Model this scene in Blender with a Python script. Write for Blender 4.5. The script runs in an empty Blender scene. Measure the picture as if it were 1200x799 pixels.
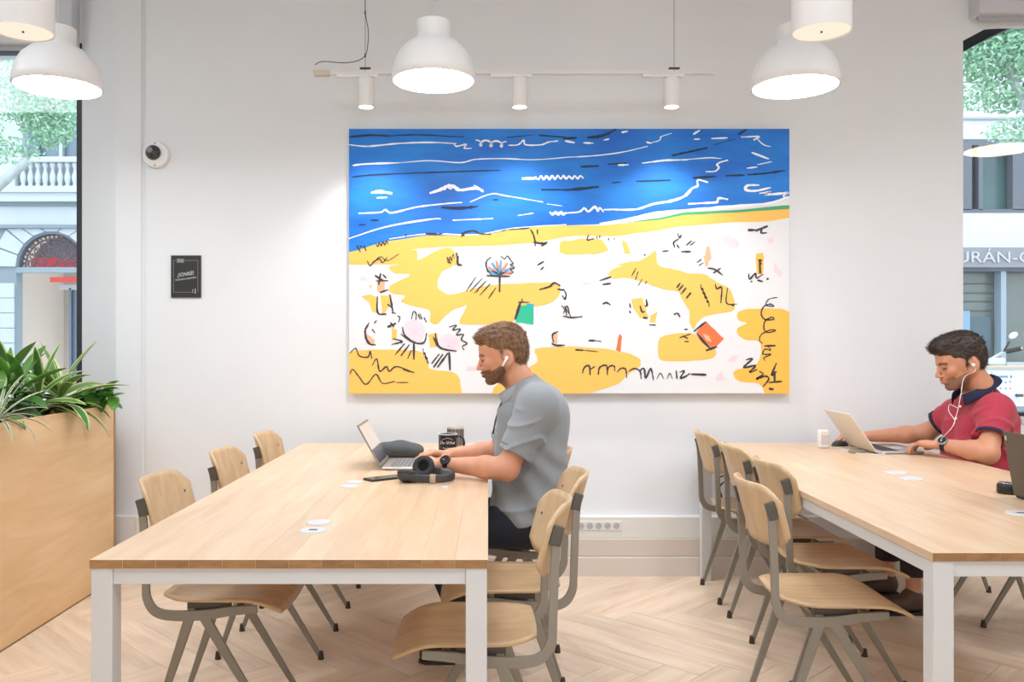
import bpy, bmesh, math, random
import numpy as np
from mathutils import Vector, Matrix
PI = math.pi
random.seed(7); RNG = np.random.RandomState(5)
SC = bpy.context.scene
COL = SC.collection

def lin(c):
    return tuple(((v/255)/12.92 if v/255 <= .04045 else ((v/255+.055)/1.055)**2.4) for v in c)

# ---------------------------------------------------------------- camera, world, lights, exposure
cam_d = bpy.data.cameras.new('camera'); cam = bpy.data.objects.new('camera', cam_d); COL.objects.link(cam)
CAM_H = 1.30
cam.location = (0, 0, CAM_H); cam.rotation_euler = (PI/2, 0, 0)
cam_d.sensor_width = 36; cam_d.lens = 30.0                 # 1000 px on a 1200 px frame
cam_d.shift_x = 28/1200; cam_d.shift_y = 2.5/1200; cam_d.clip_start = .05; cam_d.clip_end = 200
SC.camera = cam

def at(px, py, Y):
    'world point seen at a photo pixel at depth Y'
    return Vector(((px-572)*Y/1000, Y, CAM_H-(py-402)*Y/1000))

world = bpy.data.worlds.new('sky'); SC.world = world; world.use_nodes = True
bg = world.node_tree.nodes['Background']
bg.inputs['Color'].default_value = (.91, .96, 1.0, 1); bg.inputs['Strength'].default_value = 2.9
SC.view_settings.view_transform = 'Standard'; SC.view_settings.look = 'None'
SC.view_settings.gamma = 1; SC.view_settings.use_curve_mapping = False
SC.view_settings.exposure = 0.0
SC.cycles.use_denoising = True
SC.cycles.max_bounces = 8; SC.cycles.diffuse_bounces = 5; SC.cycles.glossy_bounces = 3
SC.cycles.transparent_max_bounces = 12; SC.cycles.sample_clamp_indirect = 8

PENDANT_GLOW = 41.0      # radiance of the diffuser of each pendant
TRACK_POWER = 29.0       # watts of each track spotlight
def area_light(name, loc, sx, sy, power, rot=(0,0,0), col=(.84,.92,1)):
    d = bpy.data.lights.new(name, 'AREA'); d.shape = 'RECTANGLE'; d.size = sx; d.size_y = sy
    d.energy = power; d.color = col
    o = bpy.data.objects.new(name, d); COL.objects.link(o); o.location = loc; o.rotation_euler = rot
    return o
# unseen fill lights added under the ceiling, without any panel fixtures
area_light('ceiling_fill_light', (-2.3, 1.5, 3.54), 1.6, 2.4, 38)
area_light('ceiling_fill_light', (-4.2, 2.7, 3.54), 1.2, 1.8, 36)  # added to brighten the reveal of the left window
area_light('ceiling_fill_light', (.4, 1.3, 3.54), 1.6, 2.4, 38)
area_light('ceiling_fill_light', (3.1, 1.5, 3.54), 1.6, 2.4, 38)
# added fill light behind the photographer, standing in for daylight
area_light('rear_fill_light', (.3, -3.3, 1.7), 7.0, 2.6, 12, (PI/2, 0, 0), (.93,.97,1))

# ---------------------------------------------------------------- helpers
def M_(name): 
    m = bpy.data.materials.new(name); m.use_nodes = True
    return m, m.node_tree, m.node_tree.nodes['Principled BSDF']
def mat(name, col, rough=.5, metal=0, spec=.5, emit=None, estr=0, noise=0, nscale=20, bump=0, bscale=80, coat=0, sheen=0, alpha=None, attr=None):
    m, t, b = M_(name); c = lin(col) + (1,)
    b.inputs['Base Color'].default_value = c; b.inputs['Roughness'].default_value = rough
    b.inputs['Metallic'].default_value = metal; b.inputs['Specular IOR Level'].default_value = spec
    b.inputs['Coat Weight'].default_value = coat; b.inputs['Sheen Weight'].default_value = sheen
    if emit: b.inputs['Emission Color'].default_value = lin(emit)+(1,); b.inputs['Emission Strength'].default_value = estr
    N, L = t.nodes, t.links
    src = None
    if attr:
        a = N.new('ShaderNodeAttribute'); a.attribute_name = attr; src = a.outputs['Color']; L.new(src, b.inputs['Base Color'])
    if noise or bump: tc = N.new('ShaderNodeTexCoord')
    if noise:
        n = N.new('ShaderNodeTexNoise'); n.inputs['Scale'].default_value = nscale; n.inputs['Detail'].default_value = 5
        L.new(tc.outputs['Object'], n.inputs['Vector'])
        mr = N.new('ShaderNodeMapRange'); mr.inputs['From Min'].default_value = .3; mr.inputs['From Max'].default_value = .7
        mr.inputs['To Min'].default_value = 1-noise; mr.inputs['To Max'].default_value = 1+noise
        L.new(n.outputs['Fac'], mr.inputs['Value'])
        mx = N.new('ShaderNodeVectorMath'); mx.operation = 'SCALE'
        if src: L.new(src, mx.inputs[0])
        else: mx.inputs[0].default_value = c[:3]
        L.new(mr.outputs['Result'], mx.inputs['Scale']); L.new(mx.outputs[0], b.inputs['Base Color'])
    if bump:
        n = N.new('ShaderNodeTexNoise'); n.inputs['Scale'].default_value = bscale; n.inputs['Detail'].default_value = 4
        L.new(tc.outputs['Object'], n.inputs['Vector'])
        bp = N.new('ShaderNodeBump'); bp.inputs['Strength'].default_value = bump; bp.inputs['Distance'].default_value = .002
        L.new(n.outputs['Fac'], bp.inputs['Height']); L.new(bp.outputs['Normal'], b.inputs['Normal'])
    return m
def wood(name, c1, c2, stretch=(1, 12, 12), scale=2.2, rough=.5, rnd=.08, knots=0, spec=.4, c3=None):
    'grain running along the axis whose stretch is smallest; every object gets its own tone and figure'
    m, t, b = M_(name); N, L = t.nodes, t.links
    tc = N.new('ShaderNodeTexCoord'); oi = N.new('ShaderNodeObjectInfo')
    sc_ = N.new('ShaderNodeVectorMath'); sc_.operation = 'MULTIPLY'; sc_.inputs[1].default_value = stretch
    L.new(tc.outputs['Object'], sc_.inputs[0])
    off = N.new('ShaderNodeVectorMath'); off.operation = 'SCALE'; off.inputs[0].default_value = (37, 53, 91)
    L.new(oi.outputs['Random'], off.inputs['Scale'])
    ad = N.new('ShaderNodeVectorMath'); L.new(sc_.outputs[0], ad.inputs[0]); L.new(off.outputs[0], ad.inputs[1])
    n1 = N.new('ShaderNodeTexNoise'); n1.inputs['Scale'].default_value = scale; n1.inputs['Detail'].default_value = 6
    n1.inputs['Roughness'].default_value = .62; n1.inputs['Distortion'].default_value = .6
    L.new(ad.outputs[0], n1.inputs['Vector'])
    r = N.new('ShaderNodeValToRGB'); e = r.color_ramp.elements
    e[0].position = .32; e[0].color = lin(c1)+(1,); e[1].position = .68; e[1].color = lin(c2)+(1,)
    if c3: x = e.new(.24); x.color = lin(c3)+(1,)
    L.new(n1.outputs['Fac'], r.inputs['Fac'])
    hs = N.new('ShaderNodeHueSaturation')
    mr = N.new('ShaderNodeMapRange'); mr.inputs['To Min'].default_value = 1-rnd; mr.inputs['To Max'].default_value = 1+rnd
    L.new(oi.outputs['Random'], mr.inputs['Value']); L.new(mr.outputs['Result'], hs.inputs['Value'])
    L.new(r.outputs['Color'], hs.inputs['Color']); L.new(hs.outputs['Color'], b.inputs['Base Color'])
    b.inputs['Roughness'].default_value = rough; b.inputs['Specular IOR Level'].default_value = spec
    bp = N.new('ShaderNodeBump'); bp.inputs['Strength'].default_value = .12; bp.inputs['Distance'].default_value = .001
    L.new(n1.outputs['Fac'], bp.inputs['Height']); L.new(bp.outputs['Normal'], b.inputs['Normal'])
    return m
def emis(name, col, s):
    m = bpy.data.materials.new(name); m.use_nodes = True; t = m.node_tree; t.nodes.clear()
    e = t.nodes.new('ShaderNodeEmission'); o = t.nodes.new('ShaderNodeOutputMaterial')
    e.inputs['Color'].default_value = lin(col)+(1,); e.inputs['Strength'].default_value = s
    t.links.new(e.outputs[0], o.inputs['Surface']); return m
def glassmat(name, tint=(1,1,1), refl=1.0):
    m = bpy.data.materials.new(name); m.use_nodes = True; t = m.node_tree; t.nodes.clear()
    o = t.nodes.new('ShaderNodeOutputMaterial'); mx = t.nodes.new('ShaderNodeMixShader')
    tr = t.nodes.new('ShaderNodeBsdfTransparent'); gl = t.nodes.new('ShaderNodeBsdfGlossy'); fr = t.nodes.new('ShaderNodeFresnel')
    tr.inputs['Color'].default_value = tuple(tint)+(1,); gl.inputs['Roughness'].default_value = .02
    gl.inputs['Color'].default_value = (refl,)*3+(1,)
    fr.inputs['IOR'].default_value = 1.45
    t.links.new(fr.outputs[0], mx.inputs[0]); t.links.new(tr.outputs[0], mx.inputs[1]); t.links.new(gl.outputs[0], mx.inputs[2])
    t.links.new(mx.outputs[0], o.inputs['Surface']); return m

def tag(o, label=None, cat=None, group=None, kind=None):
    if label: o['label'] = label
    if cat: o['category'] = cat
    if group: o['group'] = group
    if kind: o['kind'] = kind
    return o
def empty(name, loc=(0,0,0), rz=0, label=None, cat=None, group=None, kind=None):
    o = bpy.data.objects.new(name, None); COL.objects.link(o); o.location = loc; o.rotation_euler = (0, 0, rz)
    o.empty_display_size = .05
    return tag(o, label, cat, group, kind)
def link(name, me, material=None, parent=None, smooth=False):
    o = bpy.data.objects.new(name, me); COL.objects.link(o)
    if material: me.materials.append(material)
    if smooth: me.shade_smooth()
    if parent: o.parent = parent
    return o
class MB:
    'collects simple shapes and links them as ONE mesh object'
    def __init__(s): s.v = []; s.f = []
    def add(s, vs, fs):
        n = len(s.v); s.v += [tuple(v) for v in vs]; s.f += [tuple(i+n for i in f) for f in fs]; return s
    def box(s, x0, x1, y0, y1, z0, z1):
        return s.add([(x,y,z) for z in (z0,z1) for y in (y0,y1) for x in (x0,x1)],
                     [(0,2,3,1),(4,5,7,6),(0,1,5,4),(2,6,7,3),(0,4,6,2),(1,3,7,5)])
    def prism(s, poly, axis, a0, a1):
        'polygon in the plane across the axis, pushed along it'
        n = len(poly)
        def p(q, a): return {'x': (a,q[0],q[1]), 'y': (q[0],a,q[1]), 'z': (q[0],q[1],a)}[axis]
        return s.add([p(q,a0) for q in poly]+[p(q,a1) for q in poly],
                     [tuple(range(n-1,-1,-1)), tuple(range(n,2*n))]+[(i,(i+1)%n,(i+1)%n+n,i+n) for i in range(n)])
    def lathe(s, prof, c=(0,0,0), n=24, axis='z', caps=True):
        'profile of (r, h) pairs turned about an axis through c'
        vs = []; fs = []
        for r, h in prof:
            for k in range(n):
                a = 2*PI*k/n; x, y = r*math.cos(a), r*math.sin(a)
                q = {'z': (x,y,h), 'y': (x,h,y), 'x': (h,x,y)}[axis]
                vs.append((q[0]+c[0], q[1]+c[1], q[2]+c[2]))
        for i in range(len(prof)-1):
            for k in range(n): fs.append((i*n+k, i*n+(k+1)%n, (i+1)*n+(k+1)%n, (i+1)*n+k))
        if caps: fs.append(tuple(range(n-1,-1,-1))); fs.append(tuple((len(prof)-1)*n+k for k in range(n)))
        return s.add(vs, fs)
    def tube(s, pts, r, n=8, flat=None, closed=False):
        'tube along points; r a number or one per point; flat=(w,h) with up vector gives a strap section'
        pts = [Vector(p) for p in pts]; m = len(pts); rs = r if hasattr(r, '__len__') else [r]*m
        ups = None; vs = []; fs = []
        for i, p in enumerate(pts):
            if closed: d = pts[(i+1)%m]-pts[i-1]
            else: d = pts[min(i+1,m-1)]-pts[max(i-1,0)]
            d = d.normalized() if d.length > 1e-9 else Vector((0,0,1))
            if ups is None: ups = Vector((0,1,0)) if abs(d.y) < .9 else Vector((1,0,0))
            a = (ups-d*ups.dot(d)).normalized(); b = d.cross(a); ups = a
            for k in range(n):
                t = 2*PI*(k+.5 if n == 4 else k)/n
                if flat: q = a*(math.cos(t)*flat[0])+b*(math.sin(t)*flat[1])
                else: q = (a*math.cos(t)+b*math.sin(t))*rs[i]
                if flat and hasattr(r, '__len__'): q *= rs[i]
                vs.append(p+q)
        rng = m if closed else m-1
        for i in range(rng):
            j = (i+1) % m
            for k in range(n): fs.append((i*n+k, i*n+(k+1)%n, j*n+(k+1)%n, j*n+k))
        if not closed: fs.append(tuple(range(n-1,-1,-1))); fs.append(tuple((m-1)*n+k for k in range(n)))
        return s.add(vs, fs)
    def grid(s, fn, nu, nv):
        vs = [fn(i/nu, j/nv) for j in range(nv+1) for i in range(nu+1)]
        fs = [(j*(nu+1)+i, j*(nu+1)+i+1, (j+1)*(nu+1)+i+1, (j+1)*(nu+1)+i) for j in range(nv) for i in range(nu)]
        return s.add(vs, fs)
    def mesh(s, name, fix=True):
        me = bpy.data.meshes.new(name); me.from_pydata(s.v, [], s.f)
        if fix:
            bm = bmesh.new(); bm.from_mesh(me); bmesh.ops.recalc_face_normals(bm, faces=bm.faces); bm.to_mesh(me); bm.free()
        me.update(); return me
    def build(s, name, material, parent=None, smooth=False, bevel=0, solid=0, sub=0, auto=None, fix=True, off=0):
        o = link(name, s.mesh(name, fix), material, parent, smooth)
        if solid:
            m = o.modifiers.new('solid', 'SOLIDIFY'); m.thickness = solid; m.offset = off
        if bevel:
            m = o.modifiers.new('bevel', 'BEVEL'); m.width = bevel; m.segments = 2; m.limit_method = 'ANGLE'; m.harden_normals = False
        if sub:
            m = o.modifiers.new('sub', 'SUBSURF'); m.levels = sub; m.render_levels = sub
        if auto: 
            for p in o.data.polygons: p.use_smooth = True
            o.data.set_sharp_from_angle(angle=auto)
        return o
def curve_pts(ctrl, n=8):
    'Catmull-Rom through control points'
    P = [Vector(p) for p in ctrl]; P = [P[0]*2-P[1]]+P+[P[-1]*2-P[-2]]; out = []
    for i in range(1, len(P)-2):
        for k in range(n):
            t = k/n
            out.append(.5*((2*P[i])+(P[i+1]-P[i-1])*t+(2*P[i-1]-5*P[i]+4*P[i+1]-P[i+2])*t*t+(3*P[i]-P[i-1]-3*P[i+1]+P[i+2])*t**3))
    out.append(P[-2]); return out
def copy_tree(o, parent=None):
    c = o.copy(); COL.objects.link(c); c.parent = parent
    for ch in list(o.children): copy_tree(ch, c)
    return c
def text(name, s, size, loc, rot, material, parent=None, align='CENTER', extrude=.0006, shear=0, sx=1):
    cu = bpy.data.curves.new(name, 'FONT'); cu.body = s; cu.size = size; cu.align_x = align; cu.align_y = 'CENTER'
    cu.extrude = extrude; cu.shear = shear; cu.resolution_u = 3
    tmp = bpy.data.objects.new(name, cu); COL.objects.link(tmp)
    me = bpy.data.meshes.new_from_object(tmp); bpy.data.objects.remove(tmp)
    o = link(name, me, material, parent); o.location = loc; o.rotation_euler = rot; o.scale = (sx, 1, 1)
    return o

# ---------------------------------------------------------------- materials
WHITE = mat('white_wall_paint', (228,230,232), .75, noise=.012, nscale=3)
TRIMW = mat('white_trim_paint', (228,226,222), .5)
CEIL = mat('white_ceiling_paint', (222,225,229), .9)
LACQ = mat('white_lacquer', (208,208,208), .38)
SHADE = mat('white_lamp_enamel', (236,235,234), .4)
STEEL = mat('grey_green_chair_steel', (139,132,120), .42, metal=.15)
FOOT = mat('dark_brown_rubber', (62,50,42), .6)
CLAMP = mat('dark_clamp', (86,80,74), .5)
PLY = wood('oak_plywood', (192,160,122), (213,185,148), (14,14,2.2), 1.6, .42, .05)
PLYS = wood('oak_plywood_seat', (190,157,117), (211,181,142), (1.6,14,14), 2, .36, .05)
TTOP = wood('oiled_oak_tabletop', (208,175,140), (224,196,164), (10,1.2,10), 1.7, .30, .035, c3=(188,152,116), spec=.5)
TEDGE = wood('oak_end_grain', (140,102,64), (166,126,84), (6,20,20), 3, .5, .1)
FLOORM = wood('pale_oak_floor', (216,190,164), (236,217,195), (1.3,11,11), 1.6, .42, .06, c3=(186,156,130))
PLANTW = wood('light_oak_planter', (224,184,134), (238,204,158), (9,1.2,9), 1.3, .5, .02)
BLACK = mat('black_plastic', (26,26,27), .4)
BLACKM = mat('matt_black', (32,31,31), .65)
ALU = mat('aluminium', (196,196,198), .32, metal=.85)
ALUG = mat('champagne_lid', (232,224,210), .45, metal=.1)
DARKGREY = mat('dark_grey', (66,66,68), .6)
FRAMEB = mat('dark_window_frame', (46,47,54), .45)
GLASS = glassmat('window_glass', (.97,.99,1))
SOIL = mat('dark_soil', (58,42,32), .95, noise=.3, nscale=60, bump=.8)
CHROME = mat('chrome', (205,205,205), .15, metal=1)
# ---------------------------------------------------------------- the room
WY = 4.85          # face of the art wall
def struct(o): o['kind'] = 'structure'; return o
CEIL_Z = 3.6
m = MB(); m.box(-5.3, 5.8, -3.2, 5.4, -.12, -.0095)
floor = struct(m.build('floor', FLOORM))
# herringbone planks, each its own object, clipped to the room
def clip(poly, lo, hi):
    for ax, s, lim in ((0,1,lo[0]),(0,-1,hi[0]),(1,1,lo[1]),(1,-1,hi[1])):
        out = []
        for i in range(len(poly)):
            a, b = poly[i-1], poly[i]
            da, db = s*(a[ax]-lim), s*(b[ax]-lim)
            if (da < 0) != (db < 0):
                t = da/(da-db); out.append((a[0]+(b[0]-a[0])*t, a[1]+(b[1]-a[1])*t))
            if db >= 0: out.append(b)
        poly = out
        if not poly: return poly
    return poly
PL, PW = .96, .16
def plank_mesh(poly):
    mm = MB(); g = .0009; mm.prism(poly, 'z', -.009, 0)
    return mm.mesh('plank')
full = plank_mesh([(g, g2) for g, g2 in ((.0009,.0009),(PL-.0009,.0009),(PL-.0009,PW-.0009),(.0009,PW-.0009))]); full.materials.append(FLOORM)
lo, hi = (-2.05, 1.55), (3.35, 4.755)
c45 = math.cos(PI/4)
def uv2w(u, v): return ((u-v)*c45+.6, (u+v)*c45+1.3)
npl = 0
for a in range(-60, 60):
    for b in range(-10, 12):
        u0, v0 = a*PW+b*PL, -a*PW+b*PL
        for kind in (0, 1):
            ou, ov = (u0, v0) if kind == 0 else (u0+PL+PW, v0)      # vertical plank: rotated a quarter turn about its lower right corner
            rz = PI/4 if kind == 0 else PI*3/4
            w = uv2w(ou, ov); M = Matrix.Translation((w[0], w[1], 0)) @ Matrix.Rotation(rz, 4, 'Z')
            cs = [M @ Vector((x, y, 0)) for x, y in ((0,0),(PL,0),(PL,PW),(0,PW))]
            if max(c.x for c in cs) < lo[0] or min(c.x for c in cs) > hi[0] or max(c.y for c in cs) < lo[1] or min(c.y for c in cs) > hi[1]: continue
            if all(lo[0] <= c.x <= hi[0] and lo[1] <= c.y <= hi[1] for c in cs): me = full
            else:
                q = clip([(c.x, c.y) for c in cs], lo, hi)
                if len(q) < 3: continue
                ar = abs(sum(q[i-1][0]*q[i][1]-q[i][0]*q[i-1][1] for i in range(len(q))))/2
                if ar < .003: continue
                Mi = M.inverted(); me = plank_mesh([tuple((Mi @ Vector((x, y, 0)))[:2]) for x, y in q]); me.materials.append(FLOORM)
            o = bpy.data.objects.new('plank', me); COL.objects.link(o); o.matrix_world = M; o.parent = floor; npl += 1
print('planks', npl)
m = MB(); m.box(-5.3, 5.8, -3.2, 5.4, CEIL_Z, CEIL_Z+.15); struct(m.build('ceiling', CEIL))
m = MB(); m.box(-5.4, -5.3, -3.2, 5.4, -.05, CEIL_Z); struct(m.build('wall_left', WHITE))
m = MB(); m.box(5.8, 5.9, -3.2, 5.4, -.05, CEIL_Z); struct(m.build('wall_right', WHITE))
m = MB(); m.box(-5.3,-.8,-3.2,-3.08,0,CEIL_Z); m.box(1.45,5.8,-3.2,-3.08,0,CEIL_Z); m.box(-.8,1.45,-3.2,-3.08,2.6,CEIL_Z); m.box(-.8,1.45,-3.2,-3.08,0,.1)
struct(m.build('wall_front', WHITE))
m = MB()
for x in (-.8,.3,1.4): m.box(x, x+.05, -3.17, -3.11, .1, 2.6)
struct(m.build('window_3', FRAMEB))
# art wall with a window to either side; the left window has a splayed reveal, then a flat pier and a narrow groove
m = MB()
m.prism([(-2.382,5.30),(-2.382,5.005),(-2.115,4.85),(-1.972,4.85),(-1.972,4.862),(-1.962,4.866),(-1.952,4.866),(-1.945,4.85),(2.70,4.85),(2.70,5.30)], 'z', 0, CEIL_Z)
struct(m.build('wall_back', WHITE))
m = MB(); m.box(-5.3,-2.382,4.98,5.3,0,.48); m.box(-5.3,-2.382,5.0,5.3,3.06,CEIL_Z); struct(m.build('wall_back_left', WHITE))
m = MB(); m.box(2.70,5.8,4.95,5.3,0,.83)
m.prism([(2.70,3.02),(2.84,3.095),(2.92,3.10),(5.8,3.10),(5.8,CEIL_Z),(2.70,CEIL_Z)], 'y', 4.85, 4.885); m.box(2.70,5.8,4.885,5.3,3.34,CEIL_Z)
m.box(5.35,5.8,4.85,5.3,.83,3.10)
struct(m.build('wall_back_right', WHITE))
# roller blind boxes above the windows
def blind_box(x0, x1, y0, y1, z0, z1, lab):
    t = empty('roller_blind', ((x0+x1)/2, (y0+y1)/2, z0), 0, lab, 'blind')
    b = MB(); b.box(x0-(x0+x1)/2, x1-(x0+x1)/2, y0-(y0+y1)/2, y1-(y0+y1)/2, 0, z1-z0); b.build('blind_box', mat('blind_grey', (205,206,212), .6), t, bevel=.006)
    b = MB(); b.box(x0-(x0+x1)/2+.02, x1-(x0+x1)/2-.02, -.012, .012, -.022, .001); b.build('bottom_rail', mat('rail_grey', (176,176,180), .5), t)
blind_box(-5.2, -2.39, 4.9, 5.0, 3.02, 3.45, 'pale grey roller blind box above the left window')
blind_box(2.73, 5.6, 4.74, 4.85, 3.135, 3.5, 'pale grey roller blind box above the arched right window')
# window 1 (left)
w1 = struct(empty('window_1', (-3.8, 5.045, .48)))
m = MB(); GYW = 5.2
for x0, x1 in ((-2.415,-2.38),(-5.3,-5.25),(-3.95,-3.91)): m.box(x0+3.8, x1+3.8, -.04, .04, 0, 2.58)
m.box(-1.5, 1.41, -.04, .04, 0, .05); m.box(-1.5, 1.41, -.04, .04, 2.53, 2.58)
m.build('window_frame', FRAMEB, w1, bevel=.003)
m = MB(); m.box(-1.45, 1.39, -.004, .004, .05, 2.54); m.build('pane', GLASS, w1)
m = MB(); m.box(1.36, 1.38, -.06, -.04, 2.50, 2.56); m.box(1.385,1.40,-.07,-.04,2.44,2.56); m.build('blind_bracket', BLACK, w1)
# window 2 (right, arched head)
w2 = struct(empty('window_2', (4.0, 5.2, .83)))
def archz(x, dz=0): return 3.39+dz-.258*(x-4.0)**2 - .83
m = MB(); xs = [2.70+2.6*i/24 for i in range(25)]
outer = [(x-4.0, archz(x, .2)) for x in xs]; inner = [(x-4.0, archz(x)) for x in xs]
for i in range(24): m.prism([inner[i], inner[i+1], outer[i+1], outer[i]], 'y', -.05, .05)
m.box(-1.30,-1.255,-.05,.05,0,2.28); m.box(1.255,1.30,-.05,.05,0,2.28); m.box(-1.3,1.3,-.05,.05,0,.05)
m.box(.35,.39,-.04,.04,.05,2.55)
m.build('window_frame', FRAMEB, w2)
m = MB(); m.prism([(-1.27,.04)]+[(x, z+.01) for x, z in inner[1:-1]]+[(1.27,.04)], 'y', -.004, .004); m.build('pane', GLASS, w2)
m = MB(); m.box(-1.3,1.3,-.26,-.05,0,.03); m.build('window_sill', LACQ, w2, bevel=.004)
# stepped skirting with the cable trunking on top
m = MB(); m.box(-1.98, 3.3, 4.79, 4.853, .205, .325); trunk = struct(m.build('trim_1', TRIMW, bevel=.004))
m = MB(); m.box(-1.98, 3.3, 4.775, 4.853, .107, .205); struct(m.build('trim_2', mat('trim_beige', (216,205,194), .5), bevel=.003))
m = MB(); m.box(-1.98, 3.3, 4.755, 4.853, -.006, .1055); struct(m.build('baseboard_back', mat('base_beige', (220,211,202), .5), bevel=.003))
m = MB(); m.box(-2.115, -1.98, 4.80, 4.853, 0, .325); struct(m.build('baseboard_left', TRIMW, bevel=.003))
# socket strip in the trunking
ss = empty('socket_strip', (.62, 4.79, .275), 0, 'white strip of four wall sockets in the skirting below the painting', 'socket')
m = MB(); m.box(-.13, .13, -.004, .001, -.026, .026); m.build('plate', TRIMW, ss, bevel=.0015)
SOCK = mat('socket_grey', (188,188,186), .5)
for k in range(5):
    x = -.1+.05*k
    m = MB(); m.lathe([(.019,-.006),(.019,-.0035)], (x,0,0), 20, 'y'); m.build('socket', SOCK, ss)
    for dx in (-.006,.006):
        m = MB(); m.lathe([(.0022,-.0075),(.0022,-.005)], (x+dx,0,dx*.6), 8, 'y'); m.build('pin_hole', BLACK, ss)

# ---------------------------------------------------------------- tables
def table(x0, x1, y0, y1, label, discs):
    cx, cy = (x0+x1)/2, (y0+y1)/2
    t = empty('long_table', (cx, cy, 0), 0, label, 'table', 'long oak tables')
    hx, hy = (x1-x0)/2, (y1-y0)/2; H = .75
    nb = 12; bw = 2*hx/nb
    mm = MB(); mm.box(-bw/2+.0001, bw/2-.0001, -hy, hy, H-.022, H)
    me = mm.mesh('board'); me.materials.append(TTOP); me.materials.append(TEDGE)
    for p in me.polygons:
        if abs(p.normal.y) > .9: p.material_index = 1
    for i in range(nb):
        o = bpy.data.objects.new('board', me); COL.objects.link(o); o.parent = t; o.location = (-hx+bw*(i+.5), 0, 0)
        bv = o.modifiers.new('bevel', 'BEVEL'); bv.width = .0004; bv.segments = 1
    for sx, sy in ((-1,-1),(1,-1),(-1,1),(1,1)):
        mm = MB(); x = sx*(hx-.03); y = sy*(hy-.03); mm.box(x-.027, x+.027, y-.027, y+.027, 0, H-.022)
        mm.build('table_leg', LACQ, t, bevel=.002)
    for sy in (-1, 1):
        mm = MB(); y = sy*(hy-.028); mm.box(-hx+.057, hx-.057, y-.02, y+.02, H-.064, H-.022); mm.build('apron', LACQ, t, bevel=.002)
    for sx in (-1, 1):
        mm = MB(); x = sx*(hx-.028); mm.box(x-.02, x+.02, -hy+.057, hy-.057, H-.064, H-.022); mm.build('apron', LACQ, t, bevel=.002)
    for px, py, r, dark in discs:
        Y = .55*1000/(py-402); X = (px-572)*Y/1000
        mm = MB(); mm.lathe([(r,0),(r,.0022),(r*.86,.004),(r*.8,.0035),(0.001,.0035)], (X-cx, Y-cy, H), 28, 'z', caps=False)
        d = mm.build('cable_cap', LACQ, t, smooth=True)
        if dark:
            mm = MB(); mm.box(X-cx-.012, X-cx+.012, Y-cy-.007, Y-cy+.007, H+.003, H+.0045); mm.build('cap_slot', mat('slot', (90,86,80), .5), d)
    return t
tab_l = table(-1.012, 0.0, 2.165, 4.70, 'long oak table with white steel legs where the man in grey sits', [(374,612.5,.040,0),(367,622,.040,1),(416,565,.035,0),(410,570,.035,0),(521,571.5,.015,0)])
tab_r = table(1.165, 2.24, 2.235, 4.72, 'long oak table with white steel legs where the man in the red polo sits', [(1050,554,.047,0),(1068,561,.047,0),(1196,602,.045,1)])

# ---------------------------------------------------------------- chairs (sitter faces local +x)
def bar(m, pts, w, t=.012):
    m.tube(pts, 1, 4, flat=None) if False else None
    'flat steel strap: wide in its own plane (x-z), thin sideways'
    P = [Vector(p) for p in pts]; vs = []; n = len(P); ws = w if hasattr(w, '__len__') else [w]*n
    for i, p in enumerate(P):
        d = (P[min(i+1,n-1)]-P[max(i-1,0)]).normalized(); q = Vector((-d.z, 0, d.x)).normalized()*ws[i]/2
        for a, b in ((-1,-1),(1,-1),(1,1),(-1,1)): vs.append(p+q*a+Vector((0, t/2*b, 0)))
    fs = [(0,3,2,1), tuple((n-1)*4+k for k in range(4))]
    for i in range(n-1):
        for k in range(4): fs.append((i*4+k, i*4+(k+1)%4, (i+1)*4+(k+1)%4, (i+1)*4+k))
    m.add(vs, fs)
def seat_pt(u, v):
    'u along depth 0 rear..1 front, v across -1..1'
    x = -.155+.405*u
    e = max(0, 1-(u/.26))                       # rear corners drawn in
    f = max(0, (u-.86)/.14)
    hw = .196-.010*(1-u)-.055*e**2.2-.02*f**2.5
    y = hw*v
    z = .462-.012*(1-abs(v)**2)*math.sin(PI*min(1,u*1.15))+.006*abs(v)**2
    z -= .042*max(0,(u-.68)/.32)**2
    z += .006*max(0, (.2-u)/.2)
    return Vector((x+.012*(1-v*v)*(u-.5)*1.2, y, z))
def back_pt(u, v):
    'u -1..1 across, v 0 bottom..1 top'
    hh = v; taper = 1-.03*(1-v)
    c = abs(u)
    y = .192*u*taper
    # rounded corners: pull height in towards the sides
    z0, z1 = .640, .842
    k = max(0, (c-.62)/.38)
    zt = z1-.052*k**2.4; zb = z0+.040*k**2.6
    z = zb+(zt-zb)*v
    x = -.266+.066*c**2+(.842-z)*.27
    return Vector((x, y, z))
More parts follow.
